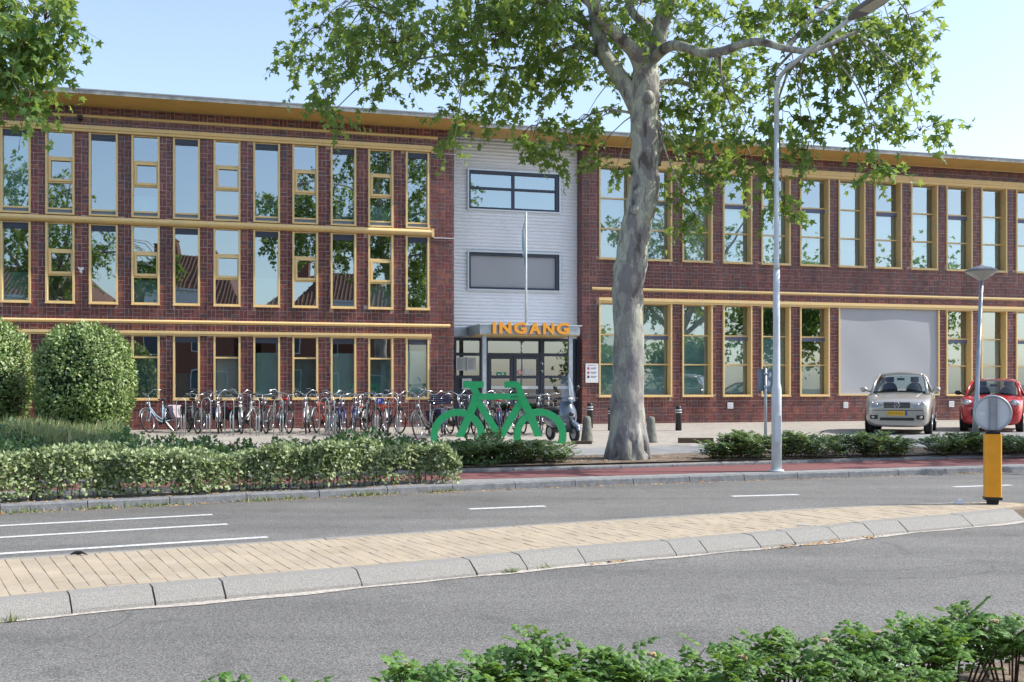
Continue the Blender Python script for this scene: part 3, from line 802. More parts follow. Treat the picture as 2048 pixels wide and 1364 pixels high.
# windows
def window(s0, s1, z0, z1, y, dep, out, bars=(), sash=None, louvre=None, sill=None, backing=None, fw=.06, glass='glass', jr=None, film=0):
    """frame ring standing 'out' proud of the wall and reaching 'dep' inward"""
    mb = MB(); a, b = s0, s1; gz0 = z0
    mb.box(a+.001, a+fw, y-out, y+dep, z0+.001, z1); mb.box(b-fw, b-.001, y-out, y+dep, z0+.001, z1)
    mb.box(a+fw, b-fw, y-out+.004, y+dep, z0+.002, z0+fw*.9)
    mb.box(a+fw, b-fw, y-out*.3, y+dep, z1-fw*.45, z1-.002)
    mb.box(a-.01, b+.01, y-out-.03, y-.002, z0-.03, z0-.001) if sill is None else None
    w = mb.build('window', M['gold'], bld)
    if sill is not None:
        m2 = MB(); m2.box(a+fw, b-fw, y+.0, y+.03, z0+fw*.9+.002, sill-.03); m2.build('sill_panel', M['grey'], w); gz0 = sill
        m2 = MB(); m2.box(a+fw+.001, b-fw-.001, y-.02, y+dep, sill-.03, sill+.02); m2.build('glazing_bar', M['gold'], w)
        gz0 = sill+.02
    else: gz0 = z0+fw*.9
    top = z1-fw*.45
    zs = [gz0]
    for bz in bars:
        m2 = MB(); m2.box(a+fw+.001, b-fw-.001, y+dep-.09, y+dep-.012, bz-.025, bz+.025); m2.build('glazing_bar', M['gold'], w); zs.append(bz)
    zs.append(top)
    if louvre:
        m2 = MB(); lz1, lz0 = louvre
        for k in range(4):
            t0 = lz0+(lz1-lz0)*k/4; t1 = lz0+(lz1-lz0)*(k+1)/4
            m2.prism([(0,0)]*0 or [(a+fw+.002, t0), (b-fw-.002, t0), (b-fw-.002, t1-.006), (a+fw+.002, t1-.006)], y+dep-.085-.012*(k % 2), y+dep-.04)
        m2.build('louvre', M['louvre2'] if jr else M['louvre'], w)
    for i, (c, d) in enumerate(zip(zs[:-1], zs[1:])):
        m2 = MB(); gy = y+dep-.035; tl = rng.uniform(-.004,.004); tx = rng.uniform(-.003,.003)
        m2.add([(a+fw-.01,gy-tl-tx,c-.01),(b-fw+.01,gy-tl+tx,c-.01),(b-fw+.01,gy+tl+tx,d+.01),(a+fw-.01,gy+tl-tx,d+.01)], [(0,1,2,3)])
        p = m2.build('pane', M['glassfilm' if film and i < film else glass], w)
        if sash is not None and i == sash:
            m3 = MB(); f2 = .07; e0, e1 = a+fw+.004, b-fw-.004; c2, d2 = c+.028, d-.028
            y0, y1 = y+dep-.13, y+dep-.045
            m3.box(e0+.03, e0+f2+.02, y0, y1, c2, d2); m3.box(e1-f2*.5, e1-.004, y0, y1, c2, d2)
            m3.box(e0+f2+.02, e1-f2*.5, y0, y1, c2, c2+f2); m3.box(e0+f2+.02, e1-f2*.5, y0, y1, d2-f2, d2)
            m3.box(e0, e0+.028, y0+.02, y1, c2, d2)
            m3.build('sash', M['gold'], w)
    if backing:
        for (bz0, bz1, key) in backing:
            m2 = MB(); yy = y+dep+.10 + rng.uniform(0,.05)
            k = 9
            vs = []
            for q in range(k):
                xx = a+.02+(b-a-.04)*q/(k-1); o_ = .018*math.sin(q*2.1+a*3) if key == 'teal' else 0
                vs += [(xx, yy+o_, bz0), (xx, yy+o_, bz1)]
            m2.add(vs, [(2*q, 2*q+2, 2*q+3, 2*q+1) for q in range(k-1)])
            m2.build('blind', M[key], w)
    return w
for i, (a, b) in enumerate(LW):
    k = i - 2                      # 1 = first window in view
    odd = k % 2 == 1
    sil = ZL(446.5)
    hA = zA1 - sil; hB = zB1 - zB0
    if odd:
        bk = [(sil, zA1-.1, 'film')] if k == 1 else ([(sil, sil+.55, 'teal')] if k in (7, 9, 11) else None)
        window(a, b, zA0+.02, zA1, 0, .09, .07, louvre=(zA1-.03, zA1-.2), sill=sil, backing=bk)
        bk = [(zB0, zB0+.9, 'film')] if k in (1, 7) else None
        window(a, b, zB0, zB1, 0, .09, .07, louvre=(zB1-.03, zB1-.2), backing=bk)
        bk = [(zC0, zC0+1.45, 'film' if k in (7, 9) else 'teal')]
        if k == 11: bk = [(zC0, zC1-.4, 'film')]
        if k == 5: bk = [(zC0, zC0+.8, 'teal')]
        window(a, b, zC0, zC1, 0, .09, .07, film=1 if k in (7, 9, 11) else 0, louvre=(zC1-.03, zC1-.2), backing=bk)
    else:
        window(a, b, zA0+.02, zA1, 0, .09, .07, bars=(sil+hA*.34, sil+hA*.66), sash=1, sill=sil, backing=[(sil, sil+.5, 'film')] if k in (4, 10) else None)
        window(a, b, zB0, zB1, 0, .09, .07, bars=(zB0+hB*.35, zB0+hB*.665), sash=1, backing=[(zB0, zB0+.75, 'film')] if k in (4, 10) else None)
        bk = [(zC0, zC0+1.35, 'blind' if k == 6 else 'teal')]
        window(a, b, zC0, zC1, 0, .09, .07, film=1, bars=(zC0+(zC1-zC0)*.66,), backing=bk)
hA = zRA1-zRA0; hC = zRC1-zRC0
for i, (a, b) in enumerate(RW):
    ev = i % 2 == 1
    b1, b2 = zRA0+hA*.335, zRA0+hA*.665
    bk = [(zRA0, b2, 'blind')] if i in (0, 1, 6, 7) else ([(zRA0, b2-.1, 'film')] if i in (3, 4, 5, 8, 9, 10) else [(zRA0, b1, 'blind')])
    if i in (0, 2, 6): bk = [(zRA0, zRA1, 'blind')]
    window(a, b, zRA0, zRA1, -NR, .27, .07, bars=(b1, b2), louvre=(b2-.03, b2-.16) if ev else None, backing=bk, glass='glass2', jr=True, fw=.055)
    if not (6 <= i <= 8):
        c1, c2 = zRC0+hC*.345, zRC0+hC*.665
        bk = [(zRC0, c2-.0, 'film')] if i != 5 else [(zRC0, c1, 'film')]
        if i in (0, 2, 1): bk.append((c2, zRC1, 'blind'))
        window(a, b, zRC0, zRC1, -NR, .27, .07, film=(2 if i % 2 == 0 else 1) if i != 5 else 1, bars=(c1, c2), louvre=(c2-.03, c2-.16) if ev else None, backing=bk, glass='glass2', jr=True, fw=.055)
# big roller screen over three bays
mb = MB(); fw = .05
a, b = scr; y = -NR
mb.box(a, a+fw, y-.07, y+.1, zRC0, zRC1); mb.box(b-fw, b, y-.07, y+.1, zRC0, zRC1); mb.box(a+fw, b-fw, y-.07, y+.1, zRC0, zRC0+.05)
w = mb.build('screen_frame', M['gold'], bld)
mb = MB(); nx, nz = 30, 20; vs = []; fs = []
for j in range(nz+1):
    for i in range(nx+1):
        u, v = i/nx, j/nz
        o_ = .012*math.sin(u*9+v*3)*math.sin(v*5) + .012*math.exp(-((u-.12)**2+(v-.1)**2)*30)*math.sin((u+v)*60)
        vs.append((a+fw-.01+(b-a-2*fw+.02)*u, y-.0+o_, zRC0+.04+(zRC1-zRC0-.04)*v))
for j in range(nz):
    for i in range(nx): q = j*(nx+1)+i; fs.append((q, q+1, q+nx+2, q+nx+1))
mb.add(vs, fs); mb.build('roller_screen', M['screen'], w, smooth=True)

# rooms behind the glass
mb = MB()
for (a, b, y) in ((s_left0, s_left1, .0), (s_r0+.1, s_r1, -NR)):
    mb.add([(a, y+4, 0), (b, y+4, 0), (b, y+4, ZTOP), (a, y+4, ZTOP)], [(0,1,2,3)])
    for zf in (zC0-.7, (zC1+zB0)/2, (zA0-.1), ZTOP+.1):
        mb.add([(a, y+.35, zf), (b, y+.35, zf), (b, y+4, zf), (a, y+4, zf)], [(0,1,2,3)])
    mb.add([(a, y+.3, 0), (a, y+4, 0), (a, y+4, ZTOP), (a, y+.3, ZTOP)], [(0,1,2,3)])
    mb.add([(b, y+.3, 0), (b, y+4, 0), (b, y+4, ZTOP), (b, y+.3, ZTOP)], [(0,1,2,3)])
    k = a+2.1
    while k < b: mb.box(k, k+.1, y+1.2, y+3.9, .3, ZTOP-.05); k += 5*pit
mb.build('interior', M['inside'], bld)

# eaves: roof slab, soffit, fascia
OV = 1.2
def eaves(s0, s1, y, name):
    zi = ZTOP+.02; zo = ZTOP+.1
    mb = MB(); mb.add([(s0,y,zi),(s1,y,zi),(s1,y-OV,zo),(s0,y-OV,zo),(s0,y,zi+.05),(s1,y,zi+.05),(s1,y-OV,zo+.05),(s0,y-OV,zo+.05)], [(0,3,2,1),(4,5,6,7),(0,1,5,4),(1,2,6,5),(2,3,7,6),(3,0,4,7)])
    r_ = mb.build('soffit', M['soffit'], bld)
    for a, b in segs(s0, s1, 4.0):
        mb = MB(); mb.box(a, b, y-OV-.03, y-OV-.002, zo-.01, zo+.09); mb.build('fascia', M['fascia'], bld)
    mb = MB(); mb.box(s0, s1+.02, y-OV-.05, y+9, zo+.092, zo+.13); mb.box(s0, s1+.01, y-OV-.002, y+9, zo+.055, zo+.091); mb.build('roof', M['roof'], bld)
    mb = MB(); mb.box(s1+.001, s1+.03, y-OV-.03, y+.2, zo-.01, zo+.09) ; mb.build('fascia', M['fascia'], bld)
eaves(s_left0-2, S(968, OV), 0.0, 'left')
eaves(S(968, OV)+.04, s_r1+2, -NR, 'right')

# aluminium clad entrance bay: corrugated sheet
c0, c1 = s_left1-.3, s_r0
def corr(name, s0, s1, z0, z1, y, parent, pitch=.118, amp=.05):
    n = int((z1-z0)/pitch*10); vs = []; fs = []
    for i in range(n+1):
        z = z0+(z1-z0)*i/n; ph = z/pitch % 1.0
        yy = y + amp*(1-abs(math.sin(ph*math.pi))**.7) 
        vs += [(s0, yy, z), (s1, yy, z)]
    for i in range(n): fs.append((2*i, 2*i+1, 2*i+3, 2*i+2))
    mb = MB(); mb.add(vs, fs); return mb.build(name, M['cladding'], parent, smooth=True)
yC = -NC
WU = (S(934.5,NC), S(1120.5,NC), pb_(1030,424,NC)[1], pb_(1030,342,NC)[1])
WD = (S(934.5,NC), S(1120.5,NC), pb_(1030,582.5,NC)[1], pb_(1030,504,NC)[1])
zent = pb_(1000, 676, NC)[1]
for (a, b, c, d) in ((c0, WU[0], zent, ZTOP+.15), (WU[1], c1-.03, zent, ZTOP+.15), (WU[0], WU[1], WU[3], ZTOP+.15), (WU[0], WU[1], WD[3], WU[2]), (WU[0], WU[1], zent, WD[2])):
    corr('cladding', a, b, c, d, yC, bld)
for (Wd, pale) in ((WU, False), (WD, True)):
    a, b, c, d = Wd; mb = MB(); t = .05
    mb.box(a, a+t, yC-.06, yC+.12, c, d); mb.box(b-t, b, yC-.06, yC+.12, c, d); mb.box(a+t, b-t, yC-.06, yC+.12, c, c+t); mb.box(a+t, b-t, yC-.06, yC+.12, d-t, d)
    w = mb.build('window', M['alu'], bld)
    mb = MB(); e = .07; a, b, c, d = a+t+.002, b-t-.002, c+t+.002, d-t-.002
    mb.box(a, a+e, yC-.01, yC+.12, c, d); mb.box(b-e*1.6, b, yC-.01, yC+.12, c, d); mb.box(a+e, b-e*1.6, yC-.01, yC+.12, c, c+e); mb.box(a+e, b-e*1.6, yC-.01, yC+.12, d-e*1.4, d)
    if not pale:
        mx_ = a+(b-a)*.49; zz = c+(d-c)*.55
        mb.box(mx_-.045, mx_+.045, yC+.0, yC+.11, c+e, d-e*1.4); mb.box(a+e, mx_-.046, yC+.01, yC+.11, zz-.04, zz+.04); mb.box(mx_+.046, b-e*1.6, yC+.01, yC+.11, zz-.04, zz+.04)
    mb.build('sash', M['darkblue'], w)
    mb = MB(); mb.add([(a+e,yC+.07,c+e),(b-e,yC+.07,c+e),(b-e,yC+.07,d-e),(a+e,yC+.07,d-e)], [(0,1,2,3)])
    mb.build('pane', M['glass'], w)
    mb = MB(); mb.add([(a,yC+.3,c),(b,yC+.3,c),(b,yC+.3,d),(a,yC+.3,d)], [(0,1,2,3)])
    mb.build('blind', M['blind'] if pale else M['inside'], w)
    if pale:
        o = MB(); o.add([(a+e+.01,yC+.055,c+e+.01),(b-e*1.6-.01,yC+.055,c+e+.01),(b-e*1.6-.01,yC+.055,d-e*1.5),(a+e+.01,yC+.055,d-e*1.5)], [(0,1,2,3)])
        o.build('roller_blind', M['screen'], w)
# entrance screen
EX = lambda x: S(x, NC); EZ = lambda y: pb_(1020, y, NC)[1]
yE = yC+.08
mb = MB()
def bar(x0, x1, y0, y1, t=.06, dy=0.0): mb.box(EX(x0), EX(x1), yE-t+dy, yE+.05+dy, EZ(y1), EZ(y0))
zb = ZP-.02
for x0, x1 in ((909,913),(961,976),(1081,1089),(1139,1152)): mb.box(EX(x0), EX(x1), yE-.07, yE+.06, zb, EZ(676))
mb.box(EX(1152), EX(1164), yE-.25, yE+.05, zb, EZ(676))
for x0, x1 in ((913,961),(976,1081),(1089,1139)):
    for y0, y1 in ((676.5,682),(706,712)): bar(x0, x1, y0, y1)
bar(913,961,751,757); bar(1089,1139,751,756); bar(1089,1139,796,800)
mb.build('door_frame', M['darkblue'], bld)
mb = MB(); mb.box(EX(909)-.02, EX(962), yE-.02, yE+.03, zb, EZ(752)); mb.build('panel', M['darkblue'], bld)
for di, (x0, x1) in enumerate(((977,1027),(1028,1080.5))):
    mb = MB()
    mb.box(EX(x0), EX(x0+6), yE-.05, yE+.02, zb+.03, EZ(712.5)); mb.box(EX(x1-6), EX(x1), yE-.05, yE+.02, zb+.03, EZ(712.5))
    for y0, y1 in ((712.5,718),(751,757),(793,798)): mb.box(EX(x0+6), EX(x1-6), yE-.05, yE+.02, EZ(y1), EZ(y0))
    mb.box(EX(x0+6), EX(x1-6), yE-.05, yE+.02, zb+.03, zb+.3)
    d = mb.build('door', M['darkblue'], bld)
    mb = MB(); mb.add([(EX(x0+5),yE,zb+.2),(EX(x1-5),yE,zb+.2),(EX(x1-5),yE,EZ(715)),(EX(x0+5),yE,EZ(715))], [(0,1,2,3)]); mb.build('pane', M['glassdoor'], d)
    mb = MB(); mb.box(EX(x0+5), EX(x1-5), yE-.11, yE-.08, EZ(778), EZ(772)); mb.build('push_bar', M['alu'], d)
for (x0, x1, y0, y1) in ((913,961,682,706),(976,1081,682,706),(1089,1139,682,706),(913,961,712,751),(1089,1139,712,751)):
    mb = MB(); mb.add([(EX(x0)-.01,yE+.01,EZ(y1)-.01),(EX(x1)+.01,yE+.01,EZ(y1)-.01),(EX(x1)+.01,yE+.01,EZ(y0)+.01),(EX(x0)-.01,yE+.01,EZ(y0)+.01)], [(0,1,2,3)])
    mb.build('pane', M['glassdoor'], bld)
mb = MB(); mb.add([(EX(1089),yE+.01,zb),(EX(1139),yE+.01,zb),(EX(1139),yE+.01,EZ(756)),(EX(1089),yE+.01,EZ(756))], [(0,1,2,3)]); mb.build('pane', M['glassdoor'], bld)
mb = MB(); mb.box(EX(1089), EX(1139), yE-.05, yE-.02, EZ(778), EZ(772)); mb.build('rail', M['alu'], bld)
# lobby
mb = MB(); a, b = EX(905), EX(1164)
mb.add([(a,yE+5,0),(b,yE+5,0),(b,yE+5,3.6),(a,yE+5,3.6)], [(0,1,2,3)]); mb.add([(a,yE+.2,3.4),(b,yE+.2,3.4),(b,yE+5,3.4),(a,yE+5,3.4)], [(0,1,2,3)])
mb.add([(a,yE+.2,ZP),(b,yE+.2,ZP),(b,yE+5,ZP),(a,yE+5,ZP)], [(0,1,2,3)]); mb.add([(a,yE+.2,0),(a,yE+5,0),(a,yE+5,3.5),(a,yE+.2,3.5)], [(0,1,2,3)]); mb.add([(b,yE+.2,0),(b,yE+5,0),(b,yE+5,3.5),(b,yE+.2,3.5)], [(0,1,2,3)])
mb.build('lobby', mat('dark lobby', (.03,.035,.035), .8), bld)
# behind the cladding: solid backing
mb = MB(); mb.box(c0+.02, c1-.02, yC+.34, yC+.4, 3.5, ZTOP+.1); mb.build('backing_wall', M['inside'], bld)
# grey fascia strip left of the canopy
mb = MB(); mb.box(s_left1+.001, S(934,NC), yC-.05, yC+.03, EZ(674), EZ(656)); mb.build('trim_panel', M['zinc'], bld)
# canopy
dC = 1.8; nCF = NC+dC
ka0, ka1 = S(960, nCF), S(1160, nCF); kz1, kz0 = pb_(1060, 649.5, nCF)[1], pb_(1060, 670, nCF)[1]
mb = MB(); mb.box(ka0, ka1, -nCF, yC-.03, kz0+.02, kz1-.03); can = mb.build('canopy', M['zinc'], bld)
mb = MB(); mb.box(ka0-.03, ka1+.06, -nCF-.04, yC-.03, kz1-.029, kz1+.01); mb.build('canopy_edge', M['alu'], can)
mb = MB(); mb.box(ka0+.02, ka1-.02, -nCF+.03, yC-.06, kz0-.012, kz0+.018); mb.build('canopy_soffit', M['gold'], can)
for px in (970.8, 1144):
    mb = MB(); c = S(px, nCF); mb.box(c-.065, c+.065, -nCF+.12, -nCF+.25, ZP, kz0-.013); mb.build('canopy_post', M['zinc'], bld)
# letters
lx = [985.5, 998.5, 1028, 1058, 1086, 1113]; lw = [6.5, 24, 25, 24, 22.5, 26]
lz0, lz1 = pb_(1060, 668, nCF+.08)[1], pb_(1060, 644.5, nCF+.08)[1]
for ch, x0, w_ in zip('INGANG', lx, lw):
    cu = bpy.data.curves.new('letter', 'FONT'); cu.body = ch; cu.size = 1; cu.extrude = .05; cu.offset = .045; cu.resolution_u = 6
    to = bpy.data.objects.new('tmp', cu); COL.objects.link(to); dg = bpy.context.evaluated_depsgraph_get(); dg.update()
    me = bpy.data.meshes.new_from_object(to.evaluated_get(dg)); bpy.data.objects.remove(to)
    co = np.array([v.co[:] for v in me.vertices]); mn, mx_ = co.min(0), co.max(0)
    me.materials.clear(); me.materials.append(M['orange'])
    o = bpy.data.objects.new('letter', me); COL.objects.link(o); o.parent = can
    sx = (S(x0+w_, nCF+.08)-S(x0, nCF+.08))/(mx_[0]-mn[0]); sz = (lz1-lz0)/(mx_[1]-mn[1])
    o.scale = (sx, sz, .55); o.rotation_euler = (R(90),0,0)
    o.location = (S(x0, nCF+.08)-mn[0]*sx, -nCF-.07, lz0-mn[1]*sz)
# roof edge behind the entrance, small wall fittings
for (nm, x0, x1, y0, y1, n, key, lab, cat) in (
    ('letter_box', 924, 943, 757, 779, NC+.06, 'white', 'pale grey letter box on the dark panel left of the entrance doors', 'letter box'),
    ('notice_board', 912, 931, 714, 741, NC+.07, 'paper', 'left one of two framed white notices beside the entrance doors', 'notice'),
    ('notice_board', 933, 952, 714, 741, NC+.07, 'paper', 'right one of two framed white notices beside the entrance doors', 'notice')):
    a, b = S(x0, n), S(x1, n); c, d = pb_(x0, y1, n)[1], pb_(x0, y0, n)[1]; y = -n
    t = thing(nm, lab, cat, (*BW((a+b)/2, n), c), TH); w_ = (b-a)/2; h_ = d-c
    mb = MB(); mb.box(-w_, w_, -.02, .02, 0, .03); mb.box(-w_, w_, -.02, .02, h_-.03, h_); mb.box(-w_, -w_+.025, -.02, .02, .03, h_-.03); mb.box(w_-.025, w_, -.02, .02, .03, h_-.03); mb.build('frame', M['alu'], t)
    mb = MB(); mb.box(-w_+.025, w_-.025, -.008, .02, .03, h_-.03); mb.build('sheet' if nm != 'letter_box' else 'front', M[key], t)
    mb = MB()
    if nm == 'letter_box': mb.box(-w_*.6, w_*.6, -.016, -.008, h_*.72, h_*.78); mb.build('slot', M['black'], t)
    else:
        for q in range(9): mb.box(-w_*.75, w_*(.3+.4*((q*7) % 3)/3), -.0105, -.008, h_*(.14+.085*q), h_*(.14+.085*q)+.012)
        mb.build('print_lines', M['grey'], t)
# door stickers: no smoking, pale sheet, green emergency signs
def sticker(x0, x1, y0, y1, key, nm, lab):
    n = NC-.02; a, b = S(x0, n), S(x1, n); c, d = pb_(x0, y1, n)[1], pb_(x0, y0, n)[1]
    mb = MB(); mb.box(a, b, yE-.012, yE-.004, c, d); o = mb.build(nm, M[key], bld)
    if lab: o['label'] = lab
    return (a, b, c, d)
M['stickgreen'] = mat('green sticker', (0.03, 0.32, 0.16), 0.5)
a, b, c, d = sticker(993.5,1013,744,751,'stickgreen','sticker','green emergency exit sticker on the left door')
mb = MB(); mb.prism([(a+.04,c+.03),(a+.09,c+.07),(a+.09,c+.045),(a+.16,c+.045),(a+.16,c+.02),(a+.09,c+.02),(a+.09,c-.0+.008)], yE-.016, yE-.0125)
mb.box(a+.2,a+.24,yE-.016,yE-.0125,c+.02,d-.02); mb.box(a+.25,a+.27,yE-.016,yE-.0125,c+.02,d-.03); mb.build('arrow_mark', M['white'], bld)
sticker(1049,1066.5,738,750,'paper','sticker','pale notice sheet on the right door')
a, b, c, d = sticker(978,986.5,741,751,'white','sticker','white and green square sticker on the left door')
mb = MB(); mb.prism([(a+.03,d-.04),(a+.05,d-.04),((a+b)/2,c+.03),(b-.05,d-.04),(b-.03,d-.04),((a+b)/2+.02,c+.015),((a+b)/2-.02,c+.015)], yE-.016, yE-.0125); mb.build('sticker_print', M['stickgreen'], bld)
cx, cz = pb_(1041, 744.7, NC); 
mb = MB(); mb.lathe([(.085,-.003),(.085,.003)], (cx, yE-.012, cz), 24, 'y'); mb.build('no_smoking_sign', M['white'], bld)
mb = MB(); mb.torus((cx, yE-.0165, cz), .078, .012, 28, 6); mb.tube([(cx-.05, yE-.0165, cz-.05), (cx+.05, yE-.0165, cz+.05)], .008, 6); mb.build('red_ring', M['red'], bld)
mb = MB(); mb.box(cx-.045, cx+.045, yE-.0165, yE-.0155, cz-.006, cz+.008); mb.build('cigarette_mark', M['black'], bld)
for (x0, y0) in ((1081,726),(1081,741)):
    a, zc = pb_(x0, y0, NC); mb = MB(); mb.box(a, a+.09, yE-.1, yE-.08, zc-.01, zc+.01); mb.box(a+.06, a+.09, yE-.1, yE-.08, zc-.07, zc-.01); mb.build('door_handle', M['alu'], bld)
# coloured things in the lobby
M['orange2'] = mat('orange curtain', (0.6,0.12,0.02), 0.8); M['blue'] = mat('blue plastic', (0.03,0.06,0.4), 0.5)
M['magenta'] = mat('magenta print', (0.4,0.03,0.2), 0.6)
for (x0,x1,y0,y1,key) in ((1113,1138,742,815,'orange2'),(1096,1106,750,772,'blue'),(978,990,757,770,'magenta'),(1092,1112,790,820,'red')):
    n = NC-.7; a, b = S(x0, n), S(x1, n); c, d = pb_(x0, y1, n)[1], pb_(x0, y0, n)[1]
    mb = MB(); mb.box(a, b, yC+.7, yC+.8, max(c, ZP+.01), d); mb.build('lobby_fitting', M[key], bld)

# wall sign and small white plates
def plate(x0, x1, y0, y1, n, lab, cat, nm='wall_sign', prints=True):
    a, b = S(x0, n), S(x1, n); c, d = pb_((x0+x1)/2, y1, n)[1], pb_((x0+x1)/2, y0, n)[1]
    t = thing(nm, lab, cat, (*BW((a+b)/2, n), c), TH); w_, h_ = (b-a)/2, d-c
    mb = MB(); mb.box(-w_, w_, -.015, .02, 0, h_); mb.build('board', M['white'], t)
    return t, w_, h_
t, w_, h_ = plate(1171,1196.6,727,765.4, NR+.05, 'white sign board with three small symbols on the brick right of the entrance', 'sign')
mb = MB()
for q, zc in enumerate((.72,.5,.28)):
    for k in range(2): mb.box(-w_*.2, w_*(.75-.2*k), -.019, -.0155, h_*zc+.03-.035*k, h_*zc+.045-.035*k)
mb.box(-w_*.7, w_*.7, -.019, -.0155, h_*.9, h_*.915); mb.build('sign_text', M['grey'], t)
for zc, key in ((.72,'magenta'),(.5,'magenta'),(.28,'darkblue')):
    mb = MB(); mb.box(-w_*.72, -w_*.42, -.019, -.0155, h_*zc-.02, h_*zc+.06); mb.box(-w_*.65,-w_*.5,-.022,-.0195,h_*zc,h_*zc+.02,0); mb.build('sign_symbol', M[key], t)
for (x0,x1,y0,y1,lab) in ((1455,1466,805,817,'small white square vent plate on the brick below the fourth right wing window'),
    (1687,1696,804,816,'small white square vent plate on the brick under the grey roller screen'),
    (1898,1908,802,814,'small white square vent plate on the brick between the two parked cars')):
    t, w_, h_ = plate(x0, x1, y0, y1, NR+.05, lab, 'vent', 'vent_plate')
    mb = MB(); mb.box(-w_*.7, w_*.7, -.018, -.0155, h_*.15, h_*.85); mb.build('cover', M['paper'], t)
# white paint splash on a pier
cs, cz = pb_(162, 539, .02); mb = MB(); pts = []
for k in range(15):
    a = 2*math.pi*k/15; r_ = .09*(1+.4*math.sin(3*a)+.25*math.sin(5*a+1)); pts.append((cs+r_*.75*math.cos(a), cz+r_*math.sin(a)))
mb.prism(pts, -.022, -.016); o = mb.build('paint_splash', M['white'], bld)
# small camera under the left eaves
a, zc = pb_(160, 237, .1); mb = MB(); mb.box(a-.07, a+.07, -.16, -.012, zc-.02, zc+.1); mb.tube([(a,-.1,zc),(a,-.2,zc-.08)], .04, 8); mb.build('wall_lamp', M['black'], bld)
# flag pole standing on the canopy
fs_, _ = pb_(1052, 640, nCF-.5); fx = BW(fs_, nCF-.5)
fz1 = pb_(1053, 424, nCF-.5)[1]
t = thing('flagpole', 'white flagpole with a limp pale flag rising above the entrance canopy', 'flagpole', (fx.x, fx.y, kz1+.01), TH)
mb = MB(); mb.tube([(0,0,0),(0,0,(fz1-kz1)*.4),(.01,0,fz1-kz1)], [.045,.035,.022], 10); mb.build('pole', M['lamp_white'], t, smooth=True)
mb = MB(); mb.lathe([(0.09,0),(0.09,.03),(.055,.05),(.05,.12)], (0,0,0), 12); mb.build('base', M['zinc'], t)
mb = MB(); vs = []; fs = []; hh = fz1-kz1; n = 16
for i in range(n+1):
    v = i/n; z = hh-.05-1.75*v
    wd = .16*math.sin(math.pi*min(1, v*1.15))**.8*(1 if v < .8 else max(0, (1-v)/.2)) + .02
    for j in range(5):
        u = j/4; vs.append((-.03-wd*u*(.6+.5*v), .05*math.sin(u*9+v*4)*(.3+v), z-.25*u*(1-v)))
for i in range(n):
    for j in range(4): q = i*5+j; fs.append((q, q+1, q+6, q+5))
mb.add(vs, fs)
M['flag'] = mat('pale flag cloth', (0.55,0.6,0.63), 0.8, noise=0.25, nscale=3, c2=(0.25,0.42,0.5))
mb.build('flag', M['flag'], t, smooth=True)
